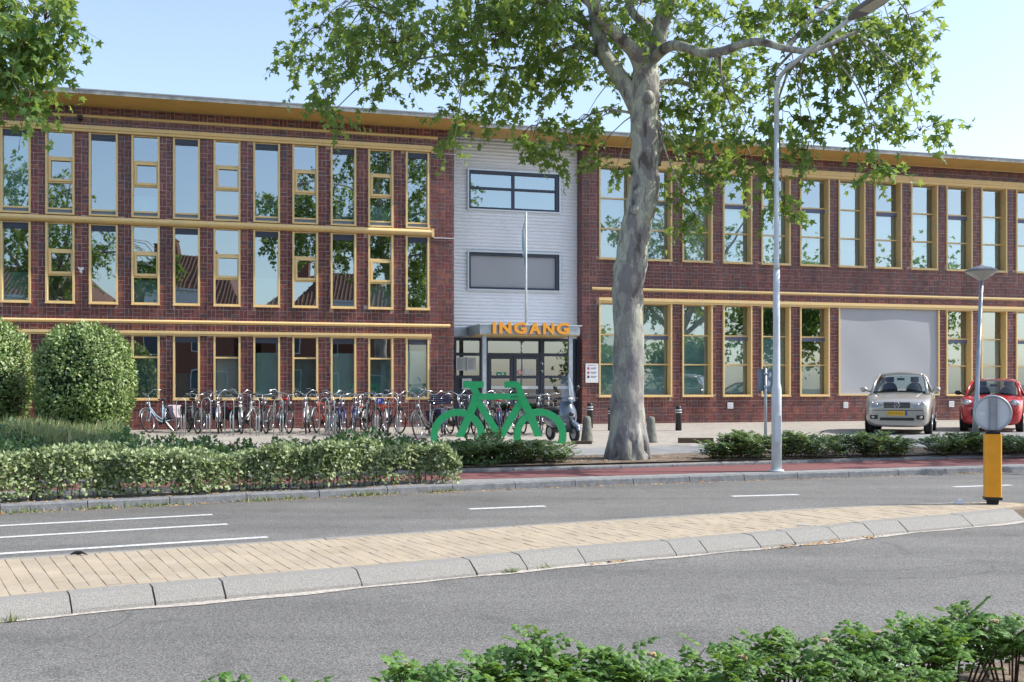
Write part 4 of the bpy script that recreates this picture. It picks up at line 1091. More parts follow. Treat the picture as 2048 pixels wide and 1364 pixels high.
# ---------------------------------------------------------------- trees
leafA = bpy.data.meshes.new('plane_leaf'); leafA.from_pydata(LEAF5_V, [], LEAF5_F); leafA.materials.append(M['leaf'])
def frame_rot(tip, nor):
    t = Vector(tip).normalized(); n = Vector(nor); n = (n - t*n.dot(t)).normalized(); s_ = t.cross(n)
    return Matrix((s_, t, n)).transposed().to_euler()
def crown(root, clusters, limbs, twig_len=(.35,.85), leaf=(.125,.20), single=300, per=(8,14)):
    """clusters: (centre, rx, ry, rz, twigs). Returns nothing; adds branch, twigs and leaves to the tree"""
    pos = []; tip = []; nor = []; siz = []
    tw = MB(); br = MB()
    limb_pts = [Vector(p) for l in limbs for p in l]
    for (c, rx, ry, rz, nt) in clusters:
        c = Vector(c)
        a = min(limb_pts, key=lambda q: (q-c).length + max(0, q.z-c.z)*.2)
        dist = (c-a).length
        if dist > .5:
            pts = [a + (c-a)*t + Vector((math.sin(t*5+c.x)*.06*dist, math.cos(t*4+c.y)*.05*dist, .16*dist*math.sin(math.pi*t))) for t in (0,.25,.5,.75,1)]
            r0 = min(.03, .010+.007*dist); br = MB()
            br.tube(pts, [r0, r0*.8, r0*.6, r0*.45, r0*.3], 6, caps=False); br.build('branch', M['bark'], root, smooth=True)
        subs = []
        for k in range(max(3, nt//5)):
            v = Vector(nrg.normal(size=3)); v = v.normalized()*rng.uniform(.3,.9)
            e = c + Vector((v.x*rx, v.y*ry, v.z*rz)); subs.append(e)
            m_ = (c+e)/2 + Vector((0,0,.06))
            tw.tube([c, m_, e], [.012,.009,.006], 4, caps=False)
        for k in range(nt):
            v = Vector(nrg.normal(size=3)).normalized()*(rng.random()**.45)
            s0_ = c + Vector((v.x*rx, v.y*ry, v.z*rz))
            b = min(subs, key=lambda q: (q-s0_).length)
            d = (Vector((v.x, v.y, v.z*.4)) + Vector(nrg.normal(size=3))*.45 + Vector((0,0,-.45))).normalized()
            Lq = rng.uniform(*twig_len); p1 = s0_ + d*Lq*.5; p2 = s0_ + d*Lq + Vector((0,0,-.16*Lq))
            tw.tube([b, (b+s0_)/2+Vector((0,0,-.02)), s0_, p1, p2], [.006,.005,.004,.0035,.002], 3, caps=False)
            m_ = rng.randint(*per)
            for q in range(m_):
                t = (q+.5)/m_; pp = s0_.lerp(p1, t*2) if t < .5 else p1.lerp(p2, t*2-1)
                side = Vector(nrg.normal(size=3)); side = (side - d*side.dot(d)).normalized()
                tp = (d*.5 + side*.8 + Vector((0,0,-.45))).normalized()
                pos.append(pp + side*.05); tip.append(tp); nor.append(Vector((0,0,.75)) + Vector(nrg.normal(size=3))*.6); siz.append(rng.uniform(*leaf)*(1 if t < .8 else .75))
    tag(tw.build('twigs', M['stem'], root), kind='stuff')
    W0 = root.matrix_world if False else root.location
    idx = list(range(len(pos)))
    if single:
        def sc_(i):
            w = pos[i] + W0; u = w.x/w.y*F+1024; v = YH-(w.z-H)/w.y*F
            return (not (0 < u < 2048 and 0 < v < 700), w.y - siz[i]*14)
        idx.sort(key=sc_)
        for i in idx[:single]:
            inst(leafA, 'leaf', root, pos[i], frame_rot(tip[i], nor[i]), siz[i])
        idx = idx[single:]
    if idx: scatter('foliage', LEAF5_V, LEAF5_F, [pos[i] for i in idx], [tip[i] for i in idx], [nor[i] for i in idx], [siz[i] for i in idx], M['leaf'], root)
    return len(pos)

# main plane tree
TB = G(1257, 917, .19); TY = TB.y; SC = F/TY
tree = thing('plane_tree', 'tall plane tree with mottled bark standing left of the tall lamp post', 'tree', TB)
def T(x, y, dy=0.0):      # tree-local position of a picture point dy metres behind the trunk plane
    return P3(x, y, TY+dy) - TB
def limb(pts, n=10, lump=0.0, parent=tree, name='limb', sub=2):
    P = [T(p[0], p[1], p[3]) for p in pts]; Rr = [p[2]/2/SC for p in pts]
    for _ in range(sub):
        q, rr = [P[0]], [Rr[0]]
        for a, b, ra, rb in zip(P[:-1], P[1:], Rr[:-1], Rr[1:]):
            q += [a*.75+b*.25, a*.25+b*.75]; rr += [ra*.75+rb*.25, ra*.25+rb*.75]
        q.append(P[-1]); rr.append(Rr[-1]); P, Rr = q, rr
    mb = MB(); mb.tube(P, Rr, n, lump=lump); mb.build(name, M['bark'], parent, smooth=True); return P
trunk_pts = [(1257,932,98,0),(1257,915,86,0),(1256,900,78,0),(1255,870,73,0),(1255,800,66,0),(1257,720,61,0),(1257,650,59,0),(1255,600,61,0),(1256,560,63,0),(1262,530,66,0),(1265,500,62,0),(1273,450,59,0),(1281,415,61,0),(1287,390,63,0),(1290,360,58,0),(1290,330,54,0),(1288,310,57,0),(1290,280,55,0),(1288,240,56,0),(1289,200,58,0),(1290,170,60,0),(1292,140,48,0),(1296,110,40,0)]
limb(trunk_pts, 20, .035, name='trunk', sub=2)
mb = MB()   # root flare buttresses
for k in range(9):
    a = 2*math.pi*k/9+.3; r1 = .37+.06*math.sin(k*2.3)
    mb.tube([(math.cos(a)*.20, math.sin(a)*.20, .75), (math.cos(a)*.27, math.sin(a)*.27, .32), (math.cos(a)*r1, math.sin(a)*r1, -.05)], [.10,.12,.10], 8)
mb.build('root_flare', M['bark'], tree, smooth=True)
mb = MB()
for (x, y, r_) in ((1297,195,13),(1262,598,3),(1252,690,3),(1270,420,10)):
    p = T(x, y, -.26); mb.ell(p, r_/SC, r_/SC*.7, r_/SC*1.1, 12, 8)
mb.build('bark_knot', M['bark'], tree, smooth=True)
LIMBS = [limb(p) for p in (
    [(1280,225,40,0),(1258,180,36,.05),(1232,144,32,.2),(1206,108,31,.4),(1196,62,29,.6),(1186,5,27,.9),(1176,-60,24,1.2),(1150,-170,18,1.8),(1120,-300,12,2.2)],
    [(1290,150,38,0),(1272,105,30,-.2),(1248,84,26,-.4),(1214,52,23,-.6),(1192,18,21,-.9),(1180,-30,19,-1.2),(1120,-150,14,-1.8),(1040,-260,10,-2.4)],
    [(1196,64,18,.6),(1152,36,15,.9),(1100,6,13,1.3),(1040,-30,11,1.8),(960,-60,9,2.3),(860,-50,7,2.6),(760,-20,5,2.6)],
    [(1296,118,34,0),(1306,74,24,.3),(1290,46,20,.4),(1266,30,17,.5),(1255,0,16,.6),(1262,-60,14,.9),(1240,-170,12,1.4),(1230,-300,9,1.6)],
    [(1296,120,38,0),(1316,84,33,-.1),(1325,34,31,-.3),(1342,-10,28,-.5),(1370,-90,24,-.8),(1420,-210,18,-1.2),(1460,-340,11,-1.6)],
    [(1300,122,26,0),(1336,90,21,-.5),(1366,92,19,-.9),(1404,108,17,-1.3),(1444,104,16,-1.6),(1490,85,15,-1.9),(1526,83,14,-2.1),(1572,98,12,-2.3),(1622,104,10,-2.4),(1660,88,8,-2.4),(1720,60,6,-2.4)],
    [(1572,97,10,-2.3),(1600,64,8,-2.1),(1640,20,7,-1.9),(1700,-20,6,-1.6),(1790,-30,4,-1.2)],
    [(1200,110,14,.4),(1150,86,10,1.1),(1084,126,9,1.8),(1020,140,7,2.2),(940,120,5,2.4)],
    [(1292,200,16,0),(1312,166,12,.7),(1356,160,11,1.2),(1400,180,8,1.7),(1470,200,6,2.0)],
    [(1190,18,14,-.9),(1100,-60,12,-1.3),(980,-90,10,-1.7),(840,-70,8,-2.0),(700,-30,5,-2.2)],
    [(1355,-50,16,-.6),(1470,-120,13,-.2),(1600,-150,10,.3),(1750,-120,7,.8),(1860,-60,4,1.0)])]
limb([(1310,330,24,.18),(1316,290,26,.2),(1316,262,20,.2),(1314,240,8,.15)], name='stub')
ell = [(640,55,100,75,2.2),(600,120,45,65,2.2),(655,165,60,60,2.2),(668,228,28,22,2.0),(740,100,80,75,2.0),(760,180,40,30,2.0),(790,40,80,55,1.9),(860,90,75,65,2.4),(900,160,55,45,2.3),(905,222,30,35,2.0),(897,280,16,22,1.8),(960,75,75,80,2.0),(1010,150,65,60,1.8),(1000,215,45,38,1.6),(1060,60,75,80,1.6),(1080,160,55,55,1.4),(1075,250,52,36,1.3),(1072,308,42,34,1.0),(1126,290,34,40,.9),(1150,130,60,80,1.6),(1160,30,60,50,1.9),(1180,230,46,45,1.2),(1205,300,28,26,.8),(1236,346,18,16,.7),(1240,60,40,50,2.2),
    (1350,40,80,50,1.6),(1352,215,36,60,1.0),(1390,150,70,50,.9),(1400,225,75,65,.5),(1380,300,58,48,.1),(1402,365,50,42,-.3),(1388,430,22,24,-.4),(1450,40,90,50,.8),(1470,160,80,55,.2),(1490,250,75,55,-.4),(1492,318,52,32,-.6),(1545,395,34,44,-.9),(1530,330,48,38,-.8),(1580,150,80,60,-1.2),(1590,240,56,40,-1.2),(1615,300,44,26,-1.3),(1600,40,80,50,-1.8),(1680,40,80,55,-1.6),(1700,120,75,55,-1.5),(1740,60,80,55,-1.4),(1790,80,65,65,-1.2),(1830,40,55,50,-1.2),(1850,130,40,55,-1.2),(1765,200,52,40,-1.4),(1680,190,30,26,-1.5),(1742,268,44,30,-1.4),(1800,240,45,20,-1.4),(1858,262,26,16,-1.4),(1762,328,26,26,-1.5),
    (900,20,90,40,2.6),(1000,15,90,40,.4),(700,5,90,30,2.4),(1100,5,70,30,-1.6),(1280,10,60,30,-1.4),(1540,0,100,30,-.8),(1420,100,60,40,1.6)]
clus = []
for (x, y, rx, ry, dy) in ell:
    x -= max(0, x-1600)*.07
    p = T(x, y, dy*1.0); sx, sy = rx/SC, ry/SC
    clus.append((p, sx*.85, min(1.1, .5+sx*.4), sy*.82, int(4 + rx*ry/400)))
for k in range(46):                                   # the crown above the picture
    a = rng.uniform(0, 2*math.pi); rr = 5.4*math.sqrt(rng.random()); z = rng.uniform(7.7, 13.2)
    rr *= 1 - max(0, z-10)/6
    clus.append((Vector((math.cos(a)*rr, math.sin(a)*rr*.8, z)), 1.2, 1.1, .9, 22))
crown(tree, clus, LIMBS + [[T(1290,150)]])

# left tree, only its right side reaches the picture
def simple_tree(loc, label, group, trunk_h=4.2, R_=4.6, single=300, extra=(), seed=1, n=44, ztop=11.5):
    r2 = random.Random(seed)
    t = thing('plane_tree', label, 'tree', loc, 0, group)
    mb = MB(); pts = [(0.05*math.sin(k*1.1+seed), .04*math.cos(k*1.3), trunk_h*k/8-.05) for k in range(9)]
    mb.tube(pts, [.42,.33,.3,.29,.28,.28,.27,.28,.3], 16, lump=.03); mb.build('trunk', M['bark'], t, smooth=True)
    lims = []
    for k in range(7):
        a = 2*math.pi*k/7+seed; L_ = r2.uniform(.6,.95)*R_
        P = [Vector((0,0,trunk_h-.3)) + Vector((math.cos(a)*L_*q**1.2, math.sin(a)*L_*q**1.2, (ztop-trunk_h)*(.75 if k % 2 else .4)*q - .4*math.sin(q*6+k)*.3)) for q in (0,.15,.3,.45,.6,.8,1)]
        mb = MB(); mb.tube(P, [.17,.15,.13,.1,.08,.05,.03], 8); mb.build('limb', M['bark'], t, smooth=True); lims.append(P)
    cl = list(extra)
    for k in range(n):
        v = Vector(nrg.normal(size=3)).normalized()*(r2.random()**.4)
        c = Vector((v.x*R_*.85, v.y*R_*.85, trunk_h+ (ztop-trunk_h)*.5 + v.z*(ztop-trunk_h)*.48))
        cl.append((c, 1.1, 1.1, .8, 17))
    crown(t, cl, lims, single=single); return t
LT = Vector((-11.9, 16.2, .18))
ex = []
for (x, y, rx, ry) in ((20,30,60,45),(90,40,45,35),(125,20,16,28),(50,90,50,30),(20,130,40,32),(62,105,20,18),(26,165,26,16),(60,190,12,10),(-60,60,80,80),(-60,150,60,50)):
    p = P3(x, y, 15.6+rng.uniform(-.5,.5)) - LT; ex.append((p, rx/135*.85, .5, ry/135*.85, int(6+rx*ry/190)))
simple_tree(LT, 'plane tree at the left edge whose leafy branches hang over the roof corner', None, extra=ex, seed=3, R_=3.0, single=200, n=26, trunk_h=5.4)
simple_tree(Vector((18.0, 23.0, .18)), 'plane tree standing beyond the right edge beside the cycle path', None, seed=5, R_=5.2, single=0, n=46, ztop=12)

# ---------------------------------------------------------------- hedge, ground cover, shrubs
def yl(l, x): return float(np.interp(x, [p.x for p in l.p], [p.y for p in l.p]))
hedge = thing('hedge', 'low pale green hedge with bare lower stems along the kerb on the left', 'hedge', (-4, 14, .1))
xr = G(912, 975, .1).x
n = 42000
xs_ = -12.5 + (xr+12.5)*nrg.random(n)
dep = nrg.random(n); k1 = np.interp(xs_, [p.x for p in K1.p], [p.y for p in K1.p]) + .27; pn = np.interp(xs_, [p.x for p in PN.p], [p.y for p in PN.p]) - .12
pn = np.minimum(pn, k1+1.25)
endf = np.clip((xr - xs_)/.25, 0.25, 1)
top = .55 + .06*np.sin(xs_*1.9) + .04*np.sin(xs_*5.3+1) + .03*np.sin(xs_*11)
u = nrg.random(n); face = nrg.random(n)
dep2 = np.where(face < .45, nrg.random(n)**3*.35, dep)         # front face gets many
z_ = np.where(face < .5, .04+(top-.03)*nrg.random(n)**.8, top - .14*nrg.random(n)**2)
z_ = np.where(face > .88, .15+(top-.1)*nrg.random(n), z_)
bulge = .09*np.sin(xs_*3.1)+.05*np.sin(xs_*8)
hole = np.sin(xs_*7.1+z_*13)+np.sin(xs_*12.7-z_*9+2)+np.sin(xs_*3.3+z_*21)
keep = ((hole > -1.2) | (nrg.random(n) < .35)) & ((z_ > .12 + .08*np.sin(xs_*6.3) + np.clip((xs_+3.2)*.10,0,.14)) | (nrg.random(n) < .5))
P = np.stack([xs_, k1 + (pn-k1)*dep2 + bulge*(dep2 < .3), z_*endf**.3], 1)[keep]
m_ = len(P)
Nn = np.stack([.15+nrg.normal(size=m_)*.5, -.6+nrg.normal(size=m_)*.5, .7+nrg.normal(size=m_)*.45], 1)
Tt = rvec(m_)*.8 + np.array([0,-.5,.25])
P = P - np.array([-4, 14, .1]) + np.array([0,0,.1])
scatter('foliage', LEAF2_V, LEAF2_F, P, Tt, Nn, nrg.uniform(.05,.095,m_), M['hedgeleaf'], hedge)
mb = MB()
for k in range(170):
    x = rng.uniform(-12.3, xr-.1); y = yl(K1, x)+rng.uniform(.3,.8)
    mb.tube([(x+4, y-14, -.02), (x+4+rng.uniform(-.05,.05), y-14+rng.uniform(-.05,.05), .22), (x+4+rng.uniform(-.13,.13), y-14+rng.uniform(-.1,.1), .5)], [.008,.006,.004], 4, caps=False)
tag(mb.build('stems', M['stem'], hedge), kind='stuff')

# juniper like ground cover and tufts over the bed on the left
def mound_field(name, label_kind, pts, hfun, material, size, n_each, tv, tf, up=.6):
    pos = []; 
    for (x, y) in pts:
        h = hfun(x, y)
        pos.append((x, y, h))
    pos = np.array(pos); m = len(pos)
    return scatter(name, tv, tf, pos, rvec(m)*.7+np.array([0,-.15,up]), rvec(m)*.8+np.array([0,-.6,.5]), nrg.uniform(size[0], size[1], m), material)
pts = []
while len(pts) < 52000:
    x = rng.uniform(-16, -.2); y = rng.uniform(15.5, 29)
    b = pfy(x)+.1; lim = 2.1 if x > -.365*y else 10.5
    if b < y < b+min(lim, 10.5) and (y < 28.2): pts.append((x, y))
def hh(x, y):
    base = .17+.20*(.5+.5*math.sin(x*1.9+y*.7))+.16*(.5+.5*math.sin(x*3.7-y*2.1))+.08*math.sin(x*7+y*5)
    e = min(1, (y-pfy(x))/.45)
    return ZP + base*e*rng.uniform(.35,1.0)
o = mound_field('ground_cover', '', pts, hh, M['juniper'], (.05,.13), 1, LEAF2_V, LEAF2_F, .5); tag(o, 'low dark green ground cover filling the bed behind the hedge', 'ground cover', kind='stuff')
pts = []
while len(pts) < 9000:
    x = rng.gauss(-9.6, 2.1); y = rng.uniform(19, 27)
    if x < -.375*y: pts.append((x, y))
pos = np.array([(x, y, ZP+.14+.26*rng.random()*(.5+.5*math.sin(x*2+y))) for x, y in pts]); m = len(pos)
o = scatter('tall_grass', [(-.05,0,0),(.05,0,0),(0,1,.12)], BLADE_F, pos, rvec(m)*.35+np.array([.25,0,1]), rvec(m), nrg.uniform(.2,.42,m), M['drygrass'])
tag(o, 'feathery dry grass tufts in the bed in front of the clipped bushes', 'grass', kind='stuff')
# clipped round bushes
def clipped(cx, Y, wpx, top_y, label):
    sc = F/Y; r_ = wpx/2/sc; zt = H+(YH-top_y)/sc; X = (cx-1024)/sc
    t = thing('clipped_bush', label, 'bush', (X, Y, ZP), 0, 'clipped round bushes'); hz = (zt-ZP)
    mb = MB(); mb.ell((0,0,hz*.5), r_*.86, r_*.86, hz*.47, 20, 12, p=.75); mb.build('dark_core', M['core'], t, smooth=True)  # solid dark core added to block see-through, painted as inner shade
    n = 15000; v = rvec(n); v /= np.linalg.norm(v, axis=1, keepdims=True)
    q = np.sign(v)*np.abs(v)**.8; q /= (np.abs(q)**2.6).sum(1, keepdims=True)**(1/2.6)
    nb = 1 + .035*np.sin(q[:,0]*9+q[:,2]*7) + .03*np.sin(q[:,1]*11+q[:,2]*5)
    sh_ = nrg.uniform(.86,1.01,n)*nb
    P = np.stack([q[:,0]*r_*sh_, q[:,1]*r_*sh_, hz*.5+q[:,2]*hz*.5*sh_], 1)
    scatter('foliage', LEAF2_V, LEAF2_F, P, v*.5+rvec(n)*.6+np.array([0,0,.35]), v*1.5+rvec(n)*.5, nrg.uniform(.07,.125,n), M['laurel'], t)
    mb = MB()
    for k in range(6): mb.tube([(.3*math.cos(k), .3*math.sin(k), -.05), (.15*math.cos(k), .15*math.sin(k), .5)], [.035,.03], 6)
    tag(mb.build('stems', M['stem'], t), kind='stuff')
clipped(171, 27.0, 178, 650, 'large clipped round bush, the one fully in view in front of the windows')
clipped(-46, 27.6, 196, 634, 'large clipped round bush cut off by the left edge of the picture')

# shrub roses: arching stems with feathered leaves
def compound(n_pairs=3, L_=1.0):
    vs = []; fs = []
    def leaflet(bx, by, ang, l, w):
        c, s_ = math.cos(ang), math.sin(ang); o = len(vs)
        for (x, y, z) in ((0,0,0),(w,.45*l,-.035),(0,l,-.09),(-w,.45*l,-.035),(0,.45*l,.012)):
            vs.append((bx + x*c + y*s_, by - x*s_ + y*c, z - .10*by*by))
        fs.extend([(o,o+1,o+4),(o+1,o+2,o+4),(o+2,o+3,o+4),(o+3,o,o+4)])
    for k in range(n_pairs):
        y = .22+.24*k
        for sg in (1, -1): leaflet(0, y, sg*1.15, .36-.03*k, .12)
    leaflet(0, .72+.0, 0, .38, .13)
    o = len(vs); vs.extend([(-.012,0,0),(.012,0,0),(0,.8,-.07)]); fs.append((o,o+1,o+2))
    return vs, fs
CV, CF = compound()
cmesh = bpy.data.meshes.new('rose_leaf'); cmesh.from_pydata(CV, [], CF); cmesh.materials.append(M['rose'])
def rose_bush(loc, h, r_, label, group, stems=16, lpm=11, size=(.10,.16), single=True, key='rose', name='rose_bush', bloom=2, up=1.0, limit=300):
    t = thing(name, label, 'shrub', loc, rng.uniform(0,6.28) if not single else 0, group)
    mb = MB(); L_ = []
    for k in range(stems):
        a = rng.uniform(0, 2*math.pi); rr = r_*math.sqrt(rng.random()); hh_ = h*rng.uniform(.6,.98)*(1-.25*rr/r_)
        b = Vector((math.cos(a)*rr*.35, math.sin(a)*rr*.35, -.03)); e = Vector((math.cos(a)*rr, math.sin(a)*rr, hh_))
        m1 = b.lerp(e, .45)+Vector((0,0,.12*h)); pts = [b, b.lerp(m1,.5), m1, m1.lerp(e,.55)+Vector((0,0,.05*h)), e]
        mb.tube(pts, [.006,.0055,.005,.004,.0025], 5, caps=False)
        nl = max(4, int(lpm*h*1.6))
        for q in range(nl):
            s_ = (.38+.62*(q+.5)/nl) if single else (.12+.88*(q+.5)/nl); f = s_*4; i = min(3, int(f)); p = pts[i].lerp(pts[i+1], f-i)
            an = q*2.4+k; out = Vector((math.cos(an), math.sin(an), rng.uniform(.05,.7)))
            L_.append((p, out, Vector((0,0,1))+Vector(nrg.normal(size=3))*.28, rng.uniform(*size)*(.75 if s_ > .93 else 1)))
        if k % 2 == 0:      # side shoot
            p = pts[3]; e2 = p + Vector((rng.uniform(-.12,.12), rng.uniform(-.12,.12), rng.uniform(.03,.10)))*1.0
            mb.tube([p, (p+e2)/2, e2], [.004,.003,.002], 4, caps=False)
            for q in range(4):
                an = q*2.4+k*2; L_.append((p.lerp(e2, (q+1)/4), Vector((math.cos(an), math.sin(an), .5)), Vector((0,0,1))+Vector(nrg.normal(size=3))*.3, rng.uniform(*size)*.9))
    mb.build('stems', M['stem'], t)
    if single:
        for (p, d, nn, s_) in L_[:limit]:
            inst(cmesh, 'leaf', t, p, frame_rot(d, nn), s_)
        L_ = L_[limit:]
    if L_: scatter('foliage', CV, CF, [l[0] for l in L_], [l[1] for l in L_], [l[2] for l in L_], [l[3] for l in L_], M[key], t)
    for k in range(bloom):
        a = rng.uniform(0, 6.28); rr = r_*.5; p = (math.cos(a)*rr, math.sin(a)*rr-.05, h*rng.uniform(.65,.9))
        b = MB()
        for q in range(7):
            an = q*.9; b.ell((p[0]+.012*math.cos(an), p[1]+.012*math.sin(an), p[2]+.004*q*.5), .013, .011, .008, 6, 4)
        b.build('bloom', M['petal'], t)
    return t
near_b = [(440,4.0,1352,.14,'small rose shoot tip at the bottom edge, farthest left'),
    (590,4.1,1342,.16,'small rose shoot at the bottom edge left of the wider rose shrubs'),
    (835,4.4,1308,.28,'rose shrub at the bottom edge, leftmost of the broad ones'),
    (985,4.5,1292,.28,'low rose shrub at the bottom edge below the green bicycle sculpture'),
    (1100,4.6,1262,.26,'rose shrub with an upright tip at the bottom edge below the entrance'),
    (1265,4.7,1262,.28,'rose shrub with a faded bloom at the bottom edge below the plane tree trunk'),
    (1430,4.8,1268,.26,'rose shrub at the bottom edge between the plane tree and the tall lamp post'),
    (1580,4.9,1250,.30,'bushy rose shrub at the bottom edge just right of the tall lamp post'),
    (1695,5.0,1262,.24,'bright green rose shrub at the bottom edge below the silver car'),
    (1800,5.15,1208,.28,'taller rose shrub with a pale faded bloom below the silver car'),
    (1905,5.25,1204,.30,'tall rose shrub with dark stems below the yellow bollard'),
    (2025,5.35,1178,.34,'tallest rose shrub in the bottom right corner'),
    (1870,4.5,1340,.26,'low rose shrub in front of the road marks in the bottom right')]
for (px, Y, ty, r_, lab) in near_b:
    h = ((H - (ty-YH)/F*Y) - .08)*.97 - .02
    rose_bush(Vector(((px-1024)/F*Y, Y, .08)), h, r_, lab, 'rose shrubs along the near edge', stems=int(9+r_*20), lpm=12, size=(.10,.175), bloom=1 if r_ > .22 else 0)
# mid distance shrubs on the bed in front of the plaza
mids = [(905,17.9,.75,880),(960,18.3,.6,872),(1010,18.4,.65,862),(1060,18.5,.6,866),(1110,18.8,.55,875),(862,18.2,.6,872),(815,18.3,.6,868),(770,18.5,.5,866),(720,18.4,.5,868),(650,18.2,.5,872),(580,18.0,.5,874),
    (1432,19.6,.45,872),(1478,19.7,.55,852),(1512,19.8,.55,842),(1570,20.0,.5,858),(1625,20.1,.55,848),(1690,20.3,.5,856),(1745,20.4,.5,850),(1795,20.5,.45,862),
    (1885,20.9,.45,862),(1925,21.0,.5,856),(1975,21.1,.5,860),(2030,21.3,.6,858),(2090,21.5,.6,856)]
lefts = ['dark leafy shrub at the left foot of the green bicycle sculpture','dark leafy shrub under the left wheel of the green bicycle sculpture','dark leafy shrub below the middle of the green bicycle sculpture','dark leafy shrub below the right wheel of the green bicycle sculpture','dark leafy shrub nearest the scooter, at the end of its bed',
    'low green shrub just left of the green bicycle sculpture','low green shrub in front of the bicycle with black panniers','low green shrub in front of the orange carrier bicycle','low green shrub in front of the dark blue pair of bicycles','low green shrub in front of the orange framed bicycle','low green shrub behind the hedge in front of the white bicycles',
    'leafy shrub at the left end of the right hand bed near the trunk','leafy shrub left of the grey sign post in the right hand bed','tall leafy shrub at the foot of the grey sign post','leafy shrub right behind the tall lamp post','leafy shrub a little right of the tall lamp post','leafy shrub left of the silver car in the bed','leafy shrub in front of the left wheel of the silver car','leafy shrub in front of the silver car at the end of that bed',
    'leafy shrub between the silver car and the small lamp post','leafy shrub at the foot of the small lamp post','leafy shrub behind the yellow bollard','leafy shrub in front of the red car near the right edge','leafy shrub cut off by the right edge']
for (px, Y, r_, ty), lab in zip(mids, lefts):
    h = ((H - (ty-YH)/F*Y) - .2)*rng.uniform(.72,1.0)
    rose_bush(Vector(((px-1024)/F*Y, Y, .2)), h, r_, lab, 'shrubs in the beds beyond the cycle path', stems=rng.randint(15,26), lpm=15, size=(.13,.20), single=False, key='rosedark', name='leafy_shrub', bloom=0)
mb = MB()
for k in range(40):
    x = rng.uniform(-9,-.3); y = pfy(x)+rng.uniform(.3,1.6)
    mb.ell((x, y, ZP+rng.uniform(.3,.46)), .022, .022, .018, 6, 4)
tag(mb.build('flowers', M['pink']), 'small pink flowers scattered over the ground cover behind the hedge', 'flowers', kind='stuff')
# leaf litter, grass tufts at the kerbs
pos = []
for k in range(900):
    x = rng.uniform(-8, 9); y = yl(K1, x)+rng.gauss(-.07,.05); pos.append((x, y, .008))
for k in range(1500):
    x = rng.uniform(-10, 10); y = pfy(x)+rng.uniform(.05,1.9); pos.append((x, y, ZP+.02))
for k in range(500):
    x = rng.uniform(-8, xr); y = yl(K1, x)+rng.uniform(.15,.5); pos.append((x, y, .11))
for k in range(160):
    x = rng.choice([.9,2.6,3.0,3.6,3.2])+rng.gauss(0,.14); y = yl(L_near, x)-abs(rng.gauss(0,.035)); pos.append((x, y, .012))
pos = np.array(pos); m = len(pos)
o = scatter('leaf_litter', LEAF2_V, LEAF2_F, pos, rvec(m)*np.array([1,1,.15]), rvec(m)*.3+np.array([0,0,1]), nrg.uniform(.02,.06,m), M['litter'])
tag(o, 'dry fallen leaves along the kerbs and over the beds', 'leaves', kind='stuff')
pos = []
for k in range(700):
    c = rng.choice([-6.0,-4.6,-3.4,-3.0,-2.2,-1.9,-1.0,-5.2]); x = c+rng.gauss(0,.16); y = yl(K1, x)-abs(rng.gauss(.02,.03)); pos.append((x, y, .0))
for k in range(60):
    x = rng.choice([-.0,.02,.28,-3.35])+rng.gauss(0,.03); y = yl(L_near, x)-.01; pos.append((x, y, .0))
pos = np.array(pos); m = len(pos)
o = scatter('weeds', [(-.12,0,0),(.12,0,0),(0,1,.12)], BLADE_F, pos, rvec(m)*.5+np.array([0,0,1]), rvec(m), nrg.uniform(.03,.09,m), M['drygrass'])
tag(o, 'little weeds growing in the gutter along the kerbs', 'weeds', kind='stuff')
# ---------------------------------------------------------------- lamp posts, signs, bollards
p = G(1553, 943, .1)
t = thing('street_lamp', 'tall pale grey lamp post with a curved arm at the edge of the cycle path', 'street lamp', p)
mb = MB(); mb.tube([(0,0,-.02),(0,0,1.38),(0,0,1.42),(0,0,1.5),(0,0,2.6),(0,0,3.42)], [.086,.084,.08,.062,.058,.054], 16); mb.tube([(0,0,3.42),(0,0,3.5),(0,0,5.9)], [.056,.046,.04], 12); mb.lathe([(.125,0),(.125,.03),(.1,.035)], (0,0,0), 16)
mb.build('pole', M['lamp_white'], t, smooth=True)
mb = MB(); mb.box(-.05,.05,-.104,-.09,.5,.95); mb.build('door', M['lamp_white'], t)
lit = Vector((.40,-.916,0))
arm = [Vector((0,0,5.88)), Vector((0,0,6.5)), lit*.03+Vector((0,0,6.6)), lit*.13+Vector((0,0,6.69)), lit*.3+Vector((0,0,6.76)), lit*1.0+Vector((0,0,6.93)), lit*1.8+Vector((0,0,7.10))]
mb = MB(); mb.tube(arm, [.041,.04,.04,.039,.038,.034,.03], 12); mb.build('arm', M['lamp_white'], t, smooth=True)
mb = MB(); c = arm[-1]; q = lit*.98+Vector((0,0,.14)); q.normalize(); sd = Vector((-lit.y, lit.x, 0)); upv = sd.cross(q)*-1 if sd.cross(q).z < 0 else sd.cross(q)
prof = [(0,.05,.04),(.1,.09,.06),(.22,.15,.075),(.55,.17,.08),(.75,.14,.06),(.82,.07,.03)]
vs = []; fs = []; k = 12
for (d, w_, h_) in prof:
    for j in range(k):
        a = 2*math.pi*j/k; zz = math.sin(a)*h_; zz = max(zz, -.028); vs.append(c + q*d + sd*math.cos(a)*w_ + upv*zz)
for i in range(len(prof)-1):
    for j in range(k): fs.append((i*k+j, i*k+(j+1) % k, (i+1)*k+(j+1) % k, (i+1)*k+j))
fs += [tuple(range(k-1,-1,-1)), tuple((len(prof)-1)*k+j for j in range(k))]
mb.add(vs, fs); M['lamphead'] = mat('grey lamp housing', (0.2,0.2,0.21), .5); mb.build('lamp_head', M['lamphead'], t, smooth=True)
M['lens'] = mat('lamp lens', (0.6,0.58,0.52), .2); mb = MB()
a_, b_ = c+q*.3-upv*.034, c+q*.74-upv*.034
